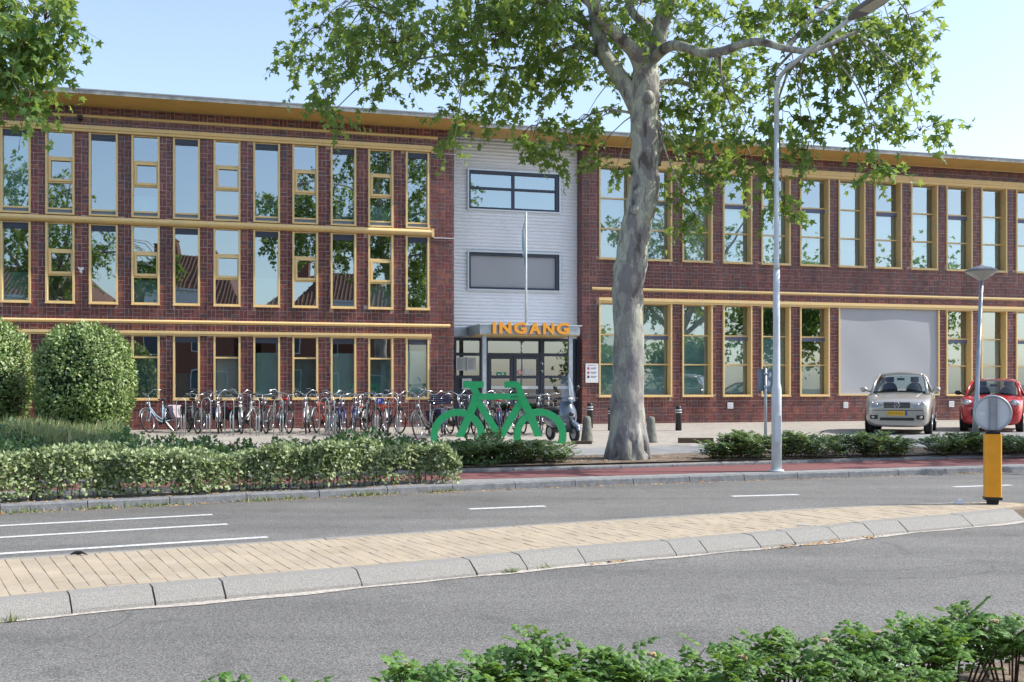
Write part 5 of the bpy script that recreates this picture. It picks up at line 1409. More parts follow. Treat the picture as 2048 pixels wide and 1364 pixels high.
mb.add([a_-sd*.12, a_+sd*.12, b_+sd*.1, b_-sd*.1, a_-sd*.12+upv*.01, a_+sd*.12+upv*.01, b_+sd*.1+upv*.01, b_-sd*.1+upv*.01], [(0,1,2,3),(7,6,5,4),(0,4,5,1),(2,6,7,3),(1,5,6,2),(3,7,4,0)]); mb.build('lens', M['lens'], t)

p = G(1949, 905, .19); zt = 3.95
t = thing('street_lamp', 'short lamp post with a wide mushroom shaped head leaning slightly beside the red car', 'street lamp', p)
lean = (1963-1949)/F*p.y
mb = MB(); hz = H+(YH-560)/F*p.y - .19
mb.tube([(0,0,-.03),(lean*.32,0,hz*.32),(lean*.34,0,hz*.34),(lean,0,hz)], [.062,.06,.045,.038], 12); mb.build('pole', M['zinc'], t, smooth=True)
mb = MB(); mb.lathe([(.045,-.02),(.06,.0),(.30,.155),(.31,.17)], (lean,0,hz), 28); mb.build('lamp_shade', M['lens'], t, smooth=True)
mb = MB(); mb.lathe([(.325,.171),(.32,.19),(.2,.25),(.06,.285),(.02,.32),(.005,.325)], (lean,0,hz), 28); mb.build('lamp_cap', M['lamphead'], t, smooth=True)

p = G(1531, 893, .19)
t = thing('sign_post', 'grey sign seen from behind on a thin pole left of the tall lamp post', 'sign', p, R(6))
sc = F/p.y; z1, z0 = (YH-738)/sc+H-.19, (YH-782)/sc+H-.19
mb = MB(); mb.tube([(0,0,-.03),(0,0,z0*.8),(0,0,z1+.01)], [.035,.032,.03], 10); mb.build('pole', M['zinc'], t, smooth=True)
M['signback'] = mat('blue grey sign back', (0.2,0.26,0.33), .55, noise=.25, nscale=7)
mb = MB(); w_ = 14.5/sc; mb.box(-w_, w_, .034, .05, z0, z1); mb.box(-w_-.012,-w_,.02,.05,z0,z1); mb.box(w_,w_+.012,.02,.05,z0,z1); mb.box(-w_,w_,.02,.034,z1-.012,z1); mb.box(-w_,w_,.02,.034,z0,z0+.012); mb.build('sign_plate', M['signback'], t)
mb = MB()
for zz in (z0+.1, z1-.1): mb.box(-.05,.05,-.04,.033,zz-.018,zz+.018)
mb.build('bracket', M['zinc'], t)
mb = MB(); mb.prism([(.05,z0+.1),(.12,z0+.12),(.13,z0+.2),(.08,z0+.24),(.05,z0+.19)], .028, .0335); mb.prism([(.09,z0+.3),(.15,z0+.33),(.14,z0+.42),(.1,z0+.4)], .028, .0335); mb.build('torn_sticker', M['white'], t)

# yellow traffic bollard with round sign on the island
p = G(1985, 1008, .12)
t = thing('traffic_bollard', 'yellow traffic bollard carrying a round sign seen from behind on the island', 'bollard', p, R(-16))
sc = F/p.y; M['yellow'] = mat('traffic yellow', (0.85,0.36,0.02), .45, noise=.08, nscale=5)
w_ = 16/sc; hb = (1008-868)/sc
mb = MB(); mb.prism([(-w_*.6,0),(w_*.6,0),(w_*.72,.07),(-w_*.72,.07)], -w_*.55, w_*.55); mb.build('base', M['rubber'], t)
mb = MB(); r_ = w_*.3; prof = []
for (cx_, cy_, a0_) in ((w_-r_, w_*.8-r_, 0), (-w_+r_, w_*.8-r_, 90), (-w_+r_, -w_*.8+r_, 180), (w_-r_, -w_*.8+r_, 270)):
    for k in range(4): a = R(a0_+30*k); prof.append((cx_+r_*math.cos(a), cy_+r_*math.sin(a)))
n = len(prof); vs = [(x, y, .072) for x, y in prof]+[(x, y, hb) for x, y in prof]
mb.add(vs, [(i, (i+1) % n, n+(i+1) % n, n+i) for i in range(n)]+[tuple(range(n-1,-1,-1)), tuple(range(n, 2*n))]); mb.build('column', M['yellow'], t)
mb = MB(); mb.prism([(-w_*1.03,.055),(w_*1.03,.055),(w_*1.03,.09),(-w_*1.03,.09)], -w_*.84, w_*.84); mb.build('skirt', M['black'], t)
mb = MB(); mb.box(-w_*.8, w_*.8, -w_*.6, w_*.6, hb+.001, hb+.035); mb.build('cap', M['black'], t)
zc = hb+.05+.205; mb = MB(); mb.lathe([(.212,-.03),(.212,.03)], (0,.02,zc), 36, 'y'); mb.build('sign_disc', M['lamp_white'], t)
mb = MB(); mb.torus((0,-.008,zc), .208, .014, 36, 8); mb.build('rim', M['zinc'], t, smooth=True)
mb = MB(); mb.box(-.045,.045,-.035,-.011,zc-.2,zc+.19); mb.box(-.03,.03,-.05,-.036,zc-.2,zc+.18); mb.build('bracket', M['zinc'], t)
mb = MB(); mb.box(-.15,-.085,-.0125,-.0105,zc-.03,zc+.012); mb.build('sticker', M['white'], t)

# concrete and black bollards on the plaza
def conc(px, by, ty, lab):
    p = G(px, by, ZP); h = (by-ty)*p.y/F; t = thing('concrete_bollard', lab, 'bollard', p, 0, 'concrete bollards behind the tree')
    w_ = .125; mb = MB(); mb.lathe([(w_*1.25,-.02),(w_*1.18,.05),(w_*.9,h*.55),(w_*.74,h*.9),(w_*.62,h*.97),(w_*.3,h)], (0,0,0), 18)
    mb.build('post', M['concrete'], t, smooth=True)
    mb = MB(); mb.lathe([(w_*1.5,-.02),(w_*1.5,.012),(w_*1.3,.014)], (0,0,0), 18); mb.build('foot_ring', M['concrete'], t)
conc(1174, 884, 832, 'weathered concrete bollard standing between the scooter and the tree trunk')
conc(1302, 885, 833, 'weathered concrete bollard standing just right of the tree trunk')
def blk(px, by, ty, lab):
    p = G(px, by, ZP); h = (by-ty)*p.y/F; t = thing('black_bollard', lab, 'bollard', p, 0, 'black bollards with white rings by the wall')
    w_ = .095; mb = MB(); mb.lathe([(w_,-.02),(w_*.95,h*.86),(w_*.88,h*.97),(w_*.6,h)], (0,0,0), 14); mb.build('post', M['black'], t, smooth=True)
    for q in (.72, .82):
        mb = MB(); mb.lathe([(w_*1.02,h*q),(w_*1.02,h*q+.03)], (0,0,0), 14); mb.build('reflective_ring', M['white'], t, smooth=True)
blk(1180, 856, 806, 'black bollard with white rings directly beside the scooter and wall sign')
blk(1222, 861, 815, 'black bollard with white rings half hidden behind the tree trunk')
blk(1357, 861, 812, 'black bollard with white rings standing alone under the third window right of the tree')
# low timber edging and small litter
a = G(1357, 886, ZP); b = G(1427, 886, ZP)
mb = MB(); mb.box(0, b.x-a.x, -.06, .06, .005, .12); o = mb.build('timber_edging', M['stem'], loc=a, rot=(0,0,R(4))); tag(o, 'low dark timber edging beam on the paving between trunk and shrubs', 'edging')
a = G(1143, 888, ZP); mb = MB(); mb.box(0,.47,-.07,.07,.005,.07); o = mb.build('timber_edging', M['stem'], loc=a, rot=(0,0,R(2))); tag(o, 'short dark edging beam under the concrete bollard by the scooter', 'edging')
p = G(1917, 1007, .121); mb = MB(); mb.add([(-.05,-.03,0),(.05,-.02,.0),(.04,.03,.0),(-.04,.02,.0),(-.03,-.02,.05),(.055,-.01,.045),(.03,.03,.06),(-.04,.02,.035)], [(0,3,2,1),(4,5,6,7),(0,1,5,4),(1,2,6,5),(2,3,7,6),(3,0,4,7)])
o = mb.build('crumpled_carton', M['white'], loc=p); tag(o, 'small crumpled white carton lying on the island beside the yellow bollard', 'litter')
p = G(1606, 1052, .123); mb = MB(); mb.tube([(-.06,.02,.008),(0,0,.012),(.07,-.02,.008)], .009, 6); o = mb.build('paper_scrap', M['white'], loc=p); tag(o, 'thin white scrap of paper on the edge of the kerb stones', 'litter')
p = G(155, 1110, .122); mb = MB(); mb.tube([(-.06,0,.006),(-.02,.01,.02),(.03,0,.025),(.09,-.01,.004)], [.006,.014,.012,.003], 6); mb.ell((-.0,.015,.012),.03,.02,.012,8,5); o = mb.build('dark_twig', M['black'], loc=p); tag(o, 'small dark twig lying on the far edge of the yellow paving at left', 'litter')

# ---------------------------------------------------------------- green bicycle sculpture
p = G(1000, 893, .2); t = thing('bicycle_sculpture', 'large flat bright green bicycle shaped sculpture standing in the shrubs before the entrance', 'sculpture', p, R(7))
kz = p.y/F/4.2625
def gq(x, y): return ((x-682)*kz, (1249-y)*kz)
def strip2(mb, pts, w, y0, y1):
    P = [Vector(gq(*q)) for q in pts]; w *= kz/2
    L1, L2 = [], []
    for i, q in enumerate(P):
        d = (P[min(i+1, len(P)-1)]-P[max(i-1, 0)]).normalized(); nrm = Vector((-d.y, d.x)); L1.append(q+nrm*w); L2.append(q-nrm*w)
    mb.prism([tuple(v) for v in L1+L2[::-1]], y0, y1)
hw = .07
for nm, cx_, cy_, R0 in (('rear_wheel', 322, 1158, 202), ('front_wheel', 1026, 1155, 198)):
    mb = MB(); strip2(mb, [(cx_+R0*math.cos(a), cy_-R0*math.sin(a)) for a in [R(-22+224*k/34) for k in range(35)]], 58, -hw, hw); mb.build(nm, M['green'], t)
mb = MB()
mb.prism([gq(*q) for q in ((368,693),(540,693),(540,748),(486,748),(512,797),(455,800),(432,768),(425,750),(368,748))], -hw-.004, hw+.004); mb.build('saddle', M['green'], t)
mb = MB(); mb.prism([gq(*q) for q in ((722,693),(815,693),(838,698),(853,710),(862,730),(900,830),(838,848),(828,797),(818,748),(722,748))], -hw-.004, hw+.004); mb.build('handlebar', M['green'], t)
mb = MB(); mb.prism([gq(*q) for q in ((452,797),(512,797),(498,880),(440,1010),(372,1165),(306,1165),(402,940))], -hw-.001, hw+.001)
mb.prism([gq(*q) for q in ((838,846),(898,826),(958,935),(1046,1165),(982,1165),(905,975))], -hw-.002, hw+.002)
mb.prism([gq(*q) for q in ((490,797.5),(850,797.5),(850,849),(490,849))], -hw-.003, hw+.003)
strip2(mb, [(482,842),(560,975),(672,1150)], 58, -hw+.002, hw-.002)
strip2(mb, [(876,842),(790,985),(688,1160)], 58, -hw+.004, hw-.004)
mb.build('frame', M['green'], t)
mb = MB()
for k in range(7): x0, z0 = gq(771+k*9, 826); mb.box(x0, x0+6.5*kz, -hw-.006, -hw-.0035, z0, z0+6*kz)
mb.build('lettering', M['black'], t)

# ---------------------------------------------------------------- bicycles
BM = {}
def bmat(name, c, rough=.3, metal=0.0):
    if name not in BM: BM[name] = mat(name, c, rough, metal)
    return BM[name]
FR = {'black': bmat('gloss black frame', (.02,.02,.024)), 'silver': bmat('silver frame', (.5,.51,.53), .3, .5), 'white': bmat('cream frame', (.65,.64,.6)), 'blue': bmat('dark blue frame', (.02,.04,.13)),
    'lightblue': bmat('pale blue frame', (.35,.5,.62)), 'orange': bmat('orange frame', (.6,.09,.02)), 'grey': bmat('grey frame', (.14,.15,.16)), 'red': bmat('red frame', (.4,.02,.02))}
BAG = {'pink': bmat('faded lilac pannier', (.42,.34,.38), .9), 'navy': bmat('navy pannier', (.02,.025,.06), .85), 'blackwhite': bmat('black pannier', (.03,.03,.035), .85), 'blue': bmat('blue crate', (.015,.035,.10), .6)}
wheel_cache = {}
def wheel_meshes():
    if wheel_cache: return wheel_cache
    mb = MB(); mb.torus((0,0,0), .335, .021, 32, 7); wheel_cache['tyre'] = mb.mesh('tyre', M['rubber'], True)
    mb = MB(); mb.torus((0,0,0), .308, .011, 32, 6, wide=1.1); wheel_cache['rim'] = mb.mesh('rim', M['chrome'], True)
    mb = MB()
    for k in range(16):
        a = 2*math.pi*k/16; mb.tube([(0,.02*(-1)**k,0), (.305*math.cos(a),0,.305*math.sin(a))], .0022, 3, caps=False)
    wheel_cache['spokes'] = mb.mesh('spokes', M['chrome'])
    mb = MB(); mb.lathe([(.02,-.045),(.03,-.03),(.018,0),(.03,.03),(.02,.045)], (0,0,0), 8, 'y'); wheel_cache['hub'] = mb.mesh('hub', M['chrome'], True)
    return wheel_cache
def make_bike(frame='black', bars='swept', dropped=True, bag=None, crate=False, carrier=None, basket=False, saddle='black', screen=False):
    root = bpy.data.objects.new('bicycle', None); COL.objects.link(root)
    W = wheel_meshes(); fm = FR[frame]
    for nm, x, st in (('rear_wheel', -.55, 0), ('front_wheel', .56, .12)):
        w = inst(W['tyre'], nm, root, (x, 0, .356), (0,0,st))
        for q in ('rim','spokes','hub'): inst(W[q], q, w)
    # tubes
    bb = (-.08,0,.29); st = (-.24,0,.80); ht = (.34,0,.88); hb_ = (.385,0,.68); rh = (-.55,0,.356); fh = (.56,0,.356)
    mb = MB(); tb = .017
    mb.tube([bb, st], tb, 8); mb.tube([hb_, ht], .02, 8)
    if dropped: mb.tube([(.365,0,.76), (.15,0,.50), (-.11,0,.36)], tb, 8); mb.tube([hb_, (.12,0,.36), bb], tb, 8)
    else: mb.tube([ht, (-.22,0,.78)], tb, 8); mb.tube([hb_, bb], tb+.002, 8)
    for s_ in (-1, 1): mb.tube([(rh[0], s_*.06, rh[2]), (bb[0], s_*.03, bb[2])], .009, 6); mb.tube([(rh[0], s_*.06, rh[2]), (-.235, s_*.015, .74)], .008, 6)
    mb.build('frame', fm, root, smooth=True)
    mb = MB()
    for s_ in (-1, 1): mb.tube([(.39, s_*.025, .69), (.42, s_*.055, .62), (.56, s_*.06, .356)], [.013,.013,.009], 6)
    mb.build('fork', fm if frame not in ('black',) else M['silver'], root, smooth=True)
    mb = MB(); mb.tube([(.345,0,.87), (.315,0,1.06)], .014, 8); mb.tube([(.315,0,1.05), (.36,0,1.09)], .016, 8)
    if bars == 'swept': P = [(.10,-.30,1.06),(.2,-.30,1.10),(.31,-.2,1.13),(.37,-.08,1.10),(.37,0,1.09),(.37,.08,1.10),(.31,.2,1.13),(.2,.30,1.10),(.10,.30,1.06)]
    elif bars == 'high': P = [(.05,-.31,1.12),(.16,-.31,1.18),(.30,-.2,1.22),(.37,-.07,1.12),(.37,0,1.09),(.37,.07,1.12),(.30,.2,1.22),(.16,.31,1.18),(.05,.31,1.12)]
    else: P = [(.26,-.31,1.10),(.33,-.2,1.11),(.37,-.05,1.09),(.37,.05,1.09),(.33,.2,1.11),(.26,.31,1.10)]
    hbq = mb.tube(P, .0125, 8); hd = mb.build('handlebar', M['chrome'], root, smooth=True)
    mb = MB()
    for i in (0, -1):
        a = Vector(P[i]); b = Vector(P[i+1] if i == 0 else P[i-1]); mb.tube([a+(a-b).normalized()*.01, a+(b-a).normalized()*.11], .018, 8)
    mb.build('grips', M['rubber'], hd, smooth=True)
    mb = MB()
    for s_ in (-1, 1): mb.tube([(P[0][0]+.1, s_*.27, 1.09), (P[0][0]+.13, s_*.2, 1.06), (P[0][0]+.05, s_*.32, 1.05)], .006, 5)
    mb.tube([(.37,.04,1.09),(.42,.06,.95),(.45,.03,.8)], .004, 4, caps=False); mb.tube([(.37,-.04,1.09),(.43,-.07,.97),(.43,-.03,.8)], .004, 4, caps=False)
    mb.build('brake_levers', M['chrome'], hd)
    mb = MB(); mb.tube([(-.24,0,.79), (-.265,0,.93)], .012, 8); mb.build('seat_post', M['chrome'], root, smooth=True)
    mb = MB(); mb.ell((-.30,0,.96), .12, .10, .035, 12, 7); mb.ell((-.2,0,.965), .13, .045, .028, 10, 6); mb.build('saddle', M['red'] if saddle == 'red' else M['black'], root, smooth=True)
    # mudguards
    for nm, x, a0_, a1_ in (('mudguard', -.55, R(10), R(190)), ('mudguard', .56, R(20), R(175))):
        mb = MB(); mb.torus((x,0,.356), .372, .006, 20, 6, a0=a0_, a1=a1_, wide=4.5); mb.build(nm, fm if frame in ('black','blue','grey') else M['silver'], root, smooth=True)
    mb = MB()
    for s_ in (-1, 1): mb.tube([(-.3, s_*.05, .745), (-.86, s_*.065, .745)], .006, 5); mb.tube([(-.72, s_*.065, .745), (-.56, s_*.06, .37)], .005, 5)
    for k in range(4): mb.tube([(-.35-.15*k, -.06, .745), (-.35-.15*k, .06, .745)], .005, 5)
    mb.build('luggage_rack', M['silver'] if frame != 'black' else M['black'], root)
    mb = MB(); mb.prism([(-.62,.33),(-.06,.22),(.02,.26),(.0,.34),(-.1,.37),(-.6,.41)], -.075, -.055); mb.build('chain_guard', M['black'], root)
    mb = MB(); mb.tube([(-.08,-.09,.29),(-.08,.09,.29)], .014, 8); mb.tube([(-.08,-.09,.29),(.02,-.1,.15)], .009, 6); mb.tube([(-.08,.09,.29),(-.18,.1,.43)], .009, 6); mb.box(-.03,.07,-.19,-.11,.135,.155); mb.box(-.23,-.13,.11,.19,.42,.44); mb.build('pedals', M['black'], root)
    mb = MB(); mb.tube([(.40,0,.86),(.43,0,.86),(.475,0,.86)], [.02,.035,.04], 10); mb.build('headlight', M['chrome'], root, smooth=True)
    mb = MB(); mb.box(-.90,-.865,-.045,.045,.68,.73); mb.build('tail_light', M['red'], root)
    mb = MB(); mb.tube([(-.18,.05,.28),(-.28,.17,.0)], .008, 6); mb.build('kickstand', M['silver'], root)
    if bag:
        mb = MB()
        for s_ in (-1, 1):
            prof = [(-.78,.73),(-.40,.73),(-.38,.55),(-.44,.38),(-.72,.36),(-.8,.52)]
            mb.prism(prof, s_*.075, s_*.21)
            mb.prism([(-.79,.735),(-.39,.735),(-.385,.6),(-.785,.6)], s_*.072, s_*.222)
        mb.box(-.79,-.39,-.07,.07,.752,.775); b_ = mb.build('pannier', BAG[bag], root)
        mb = MB(); 
        for s_ in (-1,1): mb.box(-.68,-.62,min(s_*.2215,s_*.226),max(s_*.2215,s_*.226),.44,.66)
        mb.build('reflector_strip', M['white'] if bag == 'blackwhite' else M['silver'], b_)
    def crate_at(x0, x1, w_, z0, z1, m):
        mb = MB(); n = 4
        for k in range(n):
            a = z0+(z1-z0)*k/n; b = a+(z1-z0)/n*.62
            mb.box(x0, x1, -w_, -w_+.01, a, b); mb.box(x0, x1, w_-.01, w_, a, b); mb.box(x0, x0+.01, -w_+.011, w_-.011, a, b); mb.box(x1-.01, x1, -w_+.011, w_-.011, a, b)
        for sx in (x0, x1):
            for sy in (-w_, w_): mb.box(sx-.014, sx+.014, sy-.014, sy+.014, z0-.002, z1+.012)
        mb.box(x0+.015, x1-.015, -w_+.015, w_-.015, z0, z0+.012); mb.box(x0-.015,x1+.015,-w_-.015,-w_+.012,z1+.002,z1+.03); mb.box(x0-.015,x1+.015,w_-.012,w_+.015,z1+.002,z1+.03); mb.box(x0-.015,x0+.012,-w_+.013,w_-.013,z1+.002,z1+.03); mb.box(x1-.012,x1+.015,-w_+.013,w_-.013,z1+.002,z1+.03)
        mb.build('crate', m, root)
    if crate: crate_at(.36, .68, .22, .86, 1.08, BAG['blue'])
    if carrier:
        mb = MB()
        for z in (.78, 1.0):
            mb.tube([(.42,-.17,z),(.70,-.17,z),(.70,.17,z),(.42,.17,z)], .009, 6)
        for (x, y) in ((.42,-.17),(.7,-.17),(.7,.17),(.42,.17),(.56,-.17),(.56,.17)): mb.tube([(x,y,.78),(x,y,1.0)], .007, 6)
        for k in range(4): mb.tube([(.42,-.12+.08*k,.78),(.70,-.12+.08*k,.78)], .006, 5)
        mb.tube([(.6,.05,.78),(.56,.06,.37)], .008, 6); mb.tube([(.6,-.05,.78),(.56,-.06,.37)], .008, 6)
        mb.build('front_carrier', FR[carrier], root)
    if basket == 'plate':
        mb = MB(); mb.box(.71,.715,-.25,-.08,.86,1.02); pl = mb.build('blue_plate', bmat('blue plate', (.03,.06,.35)), root)
        mb = MB(); mb.box(.7155,.718,-.205,-.190,.89,.99); mb.box(.7155,.718,-.189,-.15,.975,.99); mb.box(.7155,.718,-.189,-.15,.935,.95); mb.box(.7155,.718,-.149,-.135,.94,.985); mb.build('plate_letter', M['white'], pl)
    return root
protos = {}
def get_bike(**k):
    key = tuple(sorted(k.items()))
    if key not in protos: protos[key] = make_bike(**k); children_index(protos[key]); return protos[key]
    return copy_tree2(protos[key])
def copy_tree2(o, parent=None):
    c = o.copy(); COL.objects.link(c)
    if parent: c.parent = parent
    for ch in CHILD.get(o.name, []): copy_tree2(ch, c)
    return c
# px of the front wheel / front of the bicycle, foot row, heading offset, lean, options, label
bikes = [
 (300,866,-34,9,dict(frame='lightblue',bars='high',bag='pink'),'pale blue bicycle with faded lilac panniers leaning at the left end of the row'),
 (395,868,14,-2,dict(frame='grey',bars='swept',bag='blackwhite',dropped=True),'grey bicycle with a black pannier, second from the left end'),
 (437,868,-4,2,dict(frame='silver',bars='high',bag='navy'),'silver bicycle with wide navy panniers in front of the second full window'),
 (424,858,165,1,dict(frame='black',bars='flat',dropped=False),'black bicycle standing tail first between the grey and the navy pannier bicycles'),
 (483,868,2,1,dict(frame='white',bars='high'),'cream bicycle seen straight from the front with drooping handlebar'),
 (512,862,150,-2,dict(frame='silver',bars='swept',bag='blackwhite'),'silver bicycle with a black and white bag right of the cream one'),
 (532,868,5,1,dict(frame='black',bars='flat'),'black bicycle with a straight bar before the window pier'),
 (577,868,8,-3,dict(frame='black',bars='swept',dropped=True,saddle='red'),'black bicycle with a red saddle beside the orange framed one'),
 (563,858,160,2,dict(frame='grey',bars='high'),'grey bicycle standing tail first behind the red saddled one'),
 (612,869,-10,2,dict(frame='silver',bars='high'),'silver bicycle with high bar directly left of the orange framed one'),
 (634,866,-26,3,dict(frame='orange',bars='swept',dropped=False),'bicycle with an orange red frame and large grey wheels'),
 (668,866,6,-1,dict(frame='grey',bars='high',dropped=False),'grey bicycle with a bent high bar behind the dark blue ones'),
 (688,872,2,1,dict(frame='blue',bars='swept'),'dark blue bicycle near the middle of the row, left of its pair'),
 (706,869,-6,-3,dict(frame='blue',bars='flat',dropped=False),'dark blue bicycle with a straight bar, right of its pair'),
 (722,862,-14,3,dict(frame='white',bars='flat'),'white bicycle with one clear wheel right of the dark blue pair'),
 (752,866,10,-2,dict(frame='black',bars='swept'),'black bicycle just left of the orange carrier bicycle'),
 (772,870,-4,1,dict(frame='red',bars='swept',carrier='orange',basket='plate'),'bicycle with an orange front carrier and a blue P plate'),
 (799,868,12,-2,dict(frame='black',bars='high'),'black bicycle with a wide black bar right of the orange carrier'),
 (838,880,-38,5,dict(frame='grey',bars='high',bag='navy'),'grey bicycle with patterned navy panniers turned to the side'),
 (862,872,-8,-3,dict(frame='black',bars='high'),'black bicycle between the navy panniers and the dark blue crate'),
 (884,874,-16,2,dict(frame='black',bars='swept',crate=True),'black bicycle with a dark blue crate over its front wheel'),
 (929,872,8,3,dict(frame='grey',bars='high',dropped=True),'grey bicycle behind the saddle of the green sculpture'),
 (948,868,150,-3,dict(frame='black',bars='flat'),'black bicycle seen through the left part of the green sculpture frame'),
 (978,870,-6,2,dict(frame='silver',bars='flat',saddle='red'),'silver bicycle with a red saddle behind the top tube of the green sculpture'),
 (1002,868,164,-2,dict(frame='blue',bars='high',saddle='red'),'blue bicycle with a red saddle in the middle of the green sculpture'),
 (1022,870,12,1,dict(frame='black',bars='high'),'black bicycle behind the handlebar of the green sculpture'),
 (1046,868,-4,2,dict(frame='black',bars='flat'),'black bicycle behind the front fork of the green sculpture'),
 (1072,872,-24,-2,dict(frame='black',bars='swept'),'black bicycle seen through the right wheel arch of the green sculpture'),
 (1098,870,-30,3,dict(frame='grey',bars='swept'),'grey bicycle closest to the scooter')]
for (px, py, off, lean_, opt, lab) in bikes:
    b = get_bike(**opt); p = G(px, py, ZP)
    ang = math.atan2(MV.y, MV.x) + R(off)
    hd_ = Vector((math.cos(ang), math.sin(ang)))
    b.rotation_mode = 'XYZ'; b.rotation_euler = (R(lean_*1.4), 0, ang)
    b.location = (p.x - hd_.x*.56, p.y - hd_.y*.56, ZP+.002)
    tag(b, lab, 'bicycle', 'bicycles parked in front of the school')
# racks between them
def make_rack():
    r_ = bpy.data.objects.new('bicycle_rack', None); COL.objects.link(r_)
    for s_ in (-1, 1):
        mb = MB(); mb.tube([(.3, s_*.035, -.02), (.3, s_*.035, .5), (.26, s_*.035, .58), (.2, s_*.035, .5), (.05, s_*.035, .1), (-.2, s_*.035, .04)], .011, 6); mb.build('loop', M['zinc'], r_, smooth=True)
    mb = MB(); mb.tube([(.3,-.035,.5),(.3,.035,.5)], .009, 6); mb.tube([(-.2,-.035,.04),(-.2,.035,.04)], .009, 6); mb.build('crossbar', M['zinc'], r_)
    mb = MB(); mb.tube([(-.3,-.18,0),(-.3,-.18,.9),(-.3,-.12,1.0),(-.3,0,1.02),(-.3,.06,.92),(-.3,.06,0)], .012, 6); mb.build('hoop', M['zinc'], r_, smooth=True)
    return r_
rk = make_rack(); children_index(rk)
rr_lab = ['galvanised rack just right of the leaning pale blue bicycle','galvanised rack between the two pannier bicycles at left','galvanised rack left of the cream bicycle','galvanised rack right of the cream bicycle','galvanised rack left of the red saddled bicycle','empty galvanised rack right of the orange framed bicycle','galvanised rack left of the silver high bar bicycle','galvanised rack left of the orange carrier bicycle','galvanised rack right of the orange carrier bicycle']
for i, (px, lab) in enumerate(zip((361,412,459,511,559,652,664,748,792), rr_lab)):
    c = rk if i == 0 else copy_tree2(rk); p = G(px, 872, ZP); a = math.atan2(MV.y, MV.x)
    c.location = (p.x, p.y+.2, ZP); c.rotation_euler = (0,0,a); tag(c, lab, 'bicycle rack', 'bicycle racks in front of the school')

# ---------------------------------------------------------------- scooter
p = G(1149, 886, ZP)
ang = R(-64); sct = thing('scooter', 'dark grey motor scooter with a tall clear windscreen parked by the entrance', 'scooter', (p.x-.62*math.cos(ang), p.y-.62*math.sin(ang), ZP), ang)
M['scoot'] = mat('dark grey metallic', (.15,.18,.23), .25, metal=.3, coat=.6)
for nm, x in (('front_wheel', .62), ('rear_wheel', -.58)):
    mb = MB(); mb.torus((x,0,.215), .165, .05, 24, 10); w = mb.build(nm, M['rubber'], sct, smooth=True)
    mb = MB(); mb.lathe([(.12,-.035),(.125,.035)], (x,0,.215), 18, 'y'); mb.build('rim', M['silver'], w)
def loft(mb, secs, n=14, p=.8):
    """secs: (x, z, half width, half height) ellipse sections along x"""
    vs = []; fs = []
    def sp(t): return math.copysign(abs(t)**p, t)
    for (x, z, w_, h_) in secs:
        for k in range(n): a = 2*math.pi*k/n; vs.append((x, w_*sp(math.cos(a)), z+h_*sp(math.sin(a))))
    for i in range(len(secs)-1):
        for k in range(n): fs.append((i*n+k, i*n+(k+1) % n, (i+1)*n+(k+1) % n, (i+1)*n+k))
    fs += [tuple(range(n-1,-1,-1)), tuple((len(secs)-1)*n+k for k in range(n))]
    mb.add(vs, fs)
mb = MB(); loft(mb, [(-.85,.62,.07,.05),(-.75,.6,.14,.14),(-.5,.55,.18,.2),(-.25,.5,.17,.2),(-.1,.42,.14,.14)]); mb.build('rear_body', M['scoot'], sct, smooth=True)
mb = MB(); loft(mb, [(-.82,.76,.08,.02),(-.6,.79,.15,.05),(-.3,.78,.16,.055),(-.08,.75,.10,.04)]); mb.build('seat', M['black'], sct, smooth=True)
mb = MB(); mb.box(-.2,.32,-.17,.17,.24,.30); mb.build('floor_board', M['black'], sct)
vs = []; fs = []       # front shield, curved shell
for i, (z, x, w_) in enumerate(((.30,.40,.12),(.42,.46,.2),(.6,.50,.23),(.78,.47,.22),(.92,.40,.17),(1.0,.34,.1))):
    for j in range(9):
        u = j/8*2-1; vs.append((x-.16*u*u, u*w_, z)); 
nn = len(vs); vs += [(x-.05, y, z) for x, y, z in vs]
for i in range(5):
    for j in range(8): q = i*9+j; fs += [(q, q+1, q+10, q+9), (nn+q, nn+q+9, nn+q+10, nn+q+1)]
for i in range(5): fs += [(i*9, i*9+9, nn+i*9+9, nn+i*9), (i*9+8, nn+i*9+8, nn+i*9+17, i*9+17)]
mb = MB(); mb.add(vs, fs); mb.build('front_shield', M['scoot'], sct, smooth=True)
mb = MB(); loft(mb, [(.50,.55,.05,.03),(.62,.46,.075,.05),(.72,.43,.075,.05),(.82,.38,.05,.03)]); mb.torus((.62,0,.215), .24, .02, 16, 6, a0=R(20), a1=R(150), wide=3.2); mb.build('front_fender', M['scoot'], sct, smooth=True)
mb = MB(); mb.tube([(.62,.07,.215),(.5,.06,.6)], .02, 8); mb.tube([(.62,-.07,.215),(.5,-.06,.6)], .02, 8); mb.build('fork', M['black'], sct)
mb = MB(); loft(mb, [(.24,1.04,.08,.05),(.32,1.05,.13,.075),(.40,1.03,.10,.06),(.44,1.02,.05,.03)]); hs = mb.build('headset', M['scoot'], sct, smooth=True)
mb = MB(); mb.ell((.475,0,.68), .03, .07, .06, 12, 8); mb.build('emblem_panel', M['black'], sct, smooth=True)
mb = MB(); mb.ell((.41,.0,1.04), .045, .085, .045, 12, 8); mb.build('headlight', M['lens'], hs, smooth=True)
for s_ in (-1, 1):
    mb = MB(); mb.ell((.46-.02, s_*.16, .44), .03, .045, .03, 10, 6); mb.build('indicator', M['lens'], sct, smooth=True)
mb = MB(); mb.tube([(.22,-.32,1.05),(.3,-.1,1.07),(.3,.1,1.07),(.22,.32,1.05)], .014, 8); mb.build('handlebar', M['black'], sct, smooth=True)
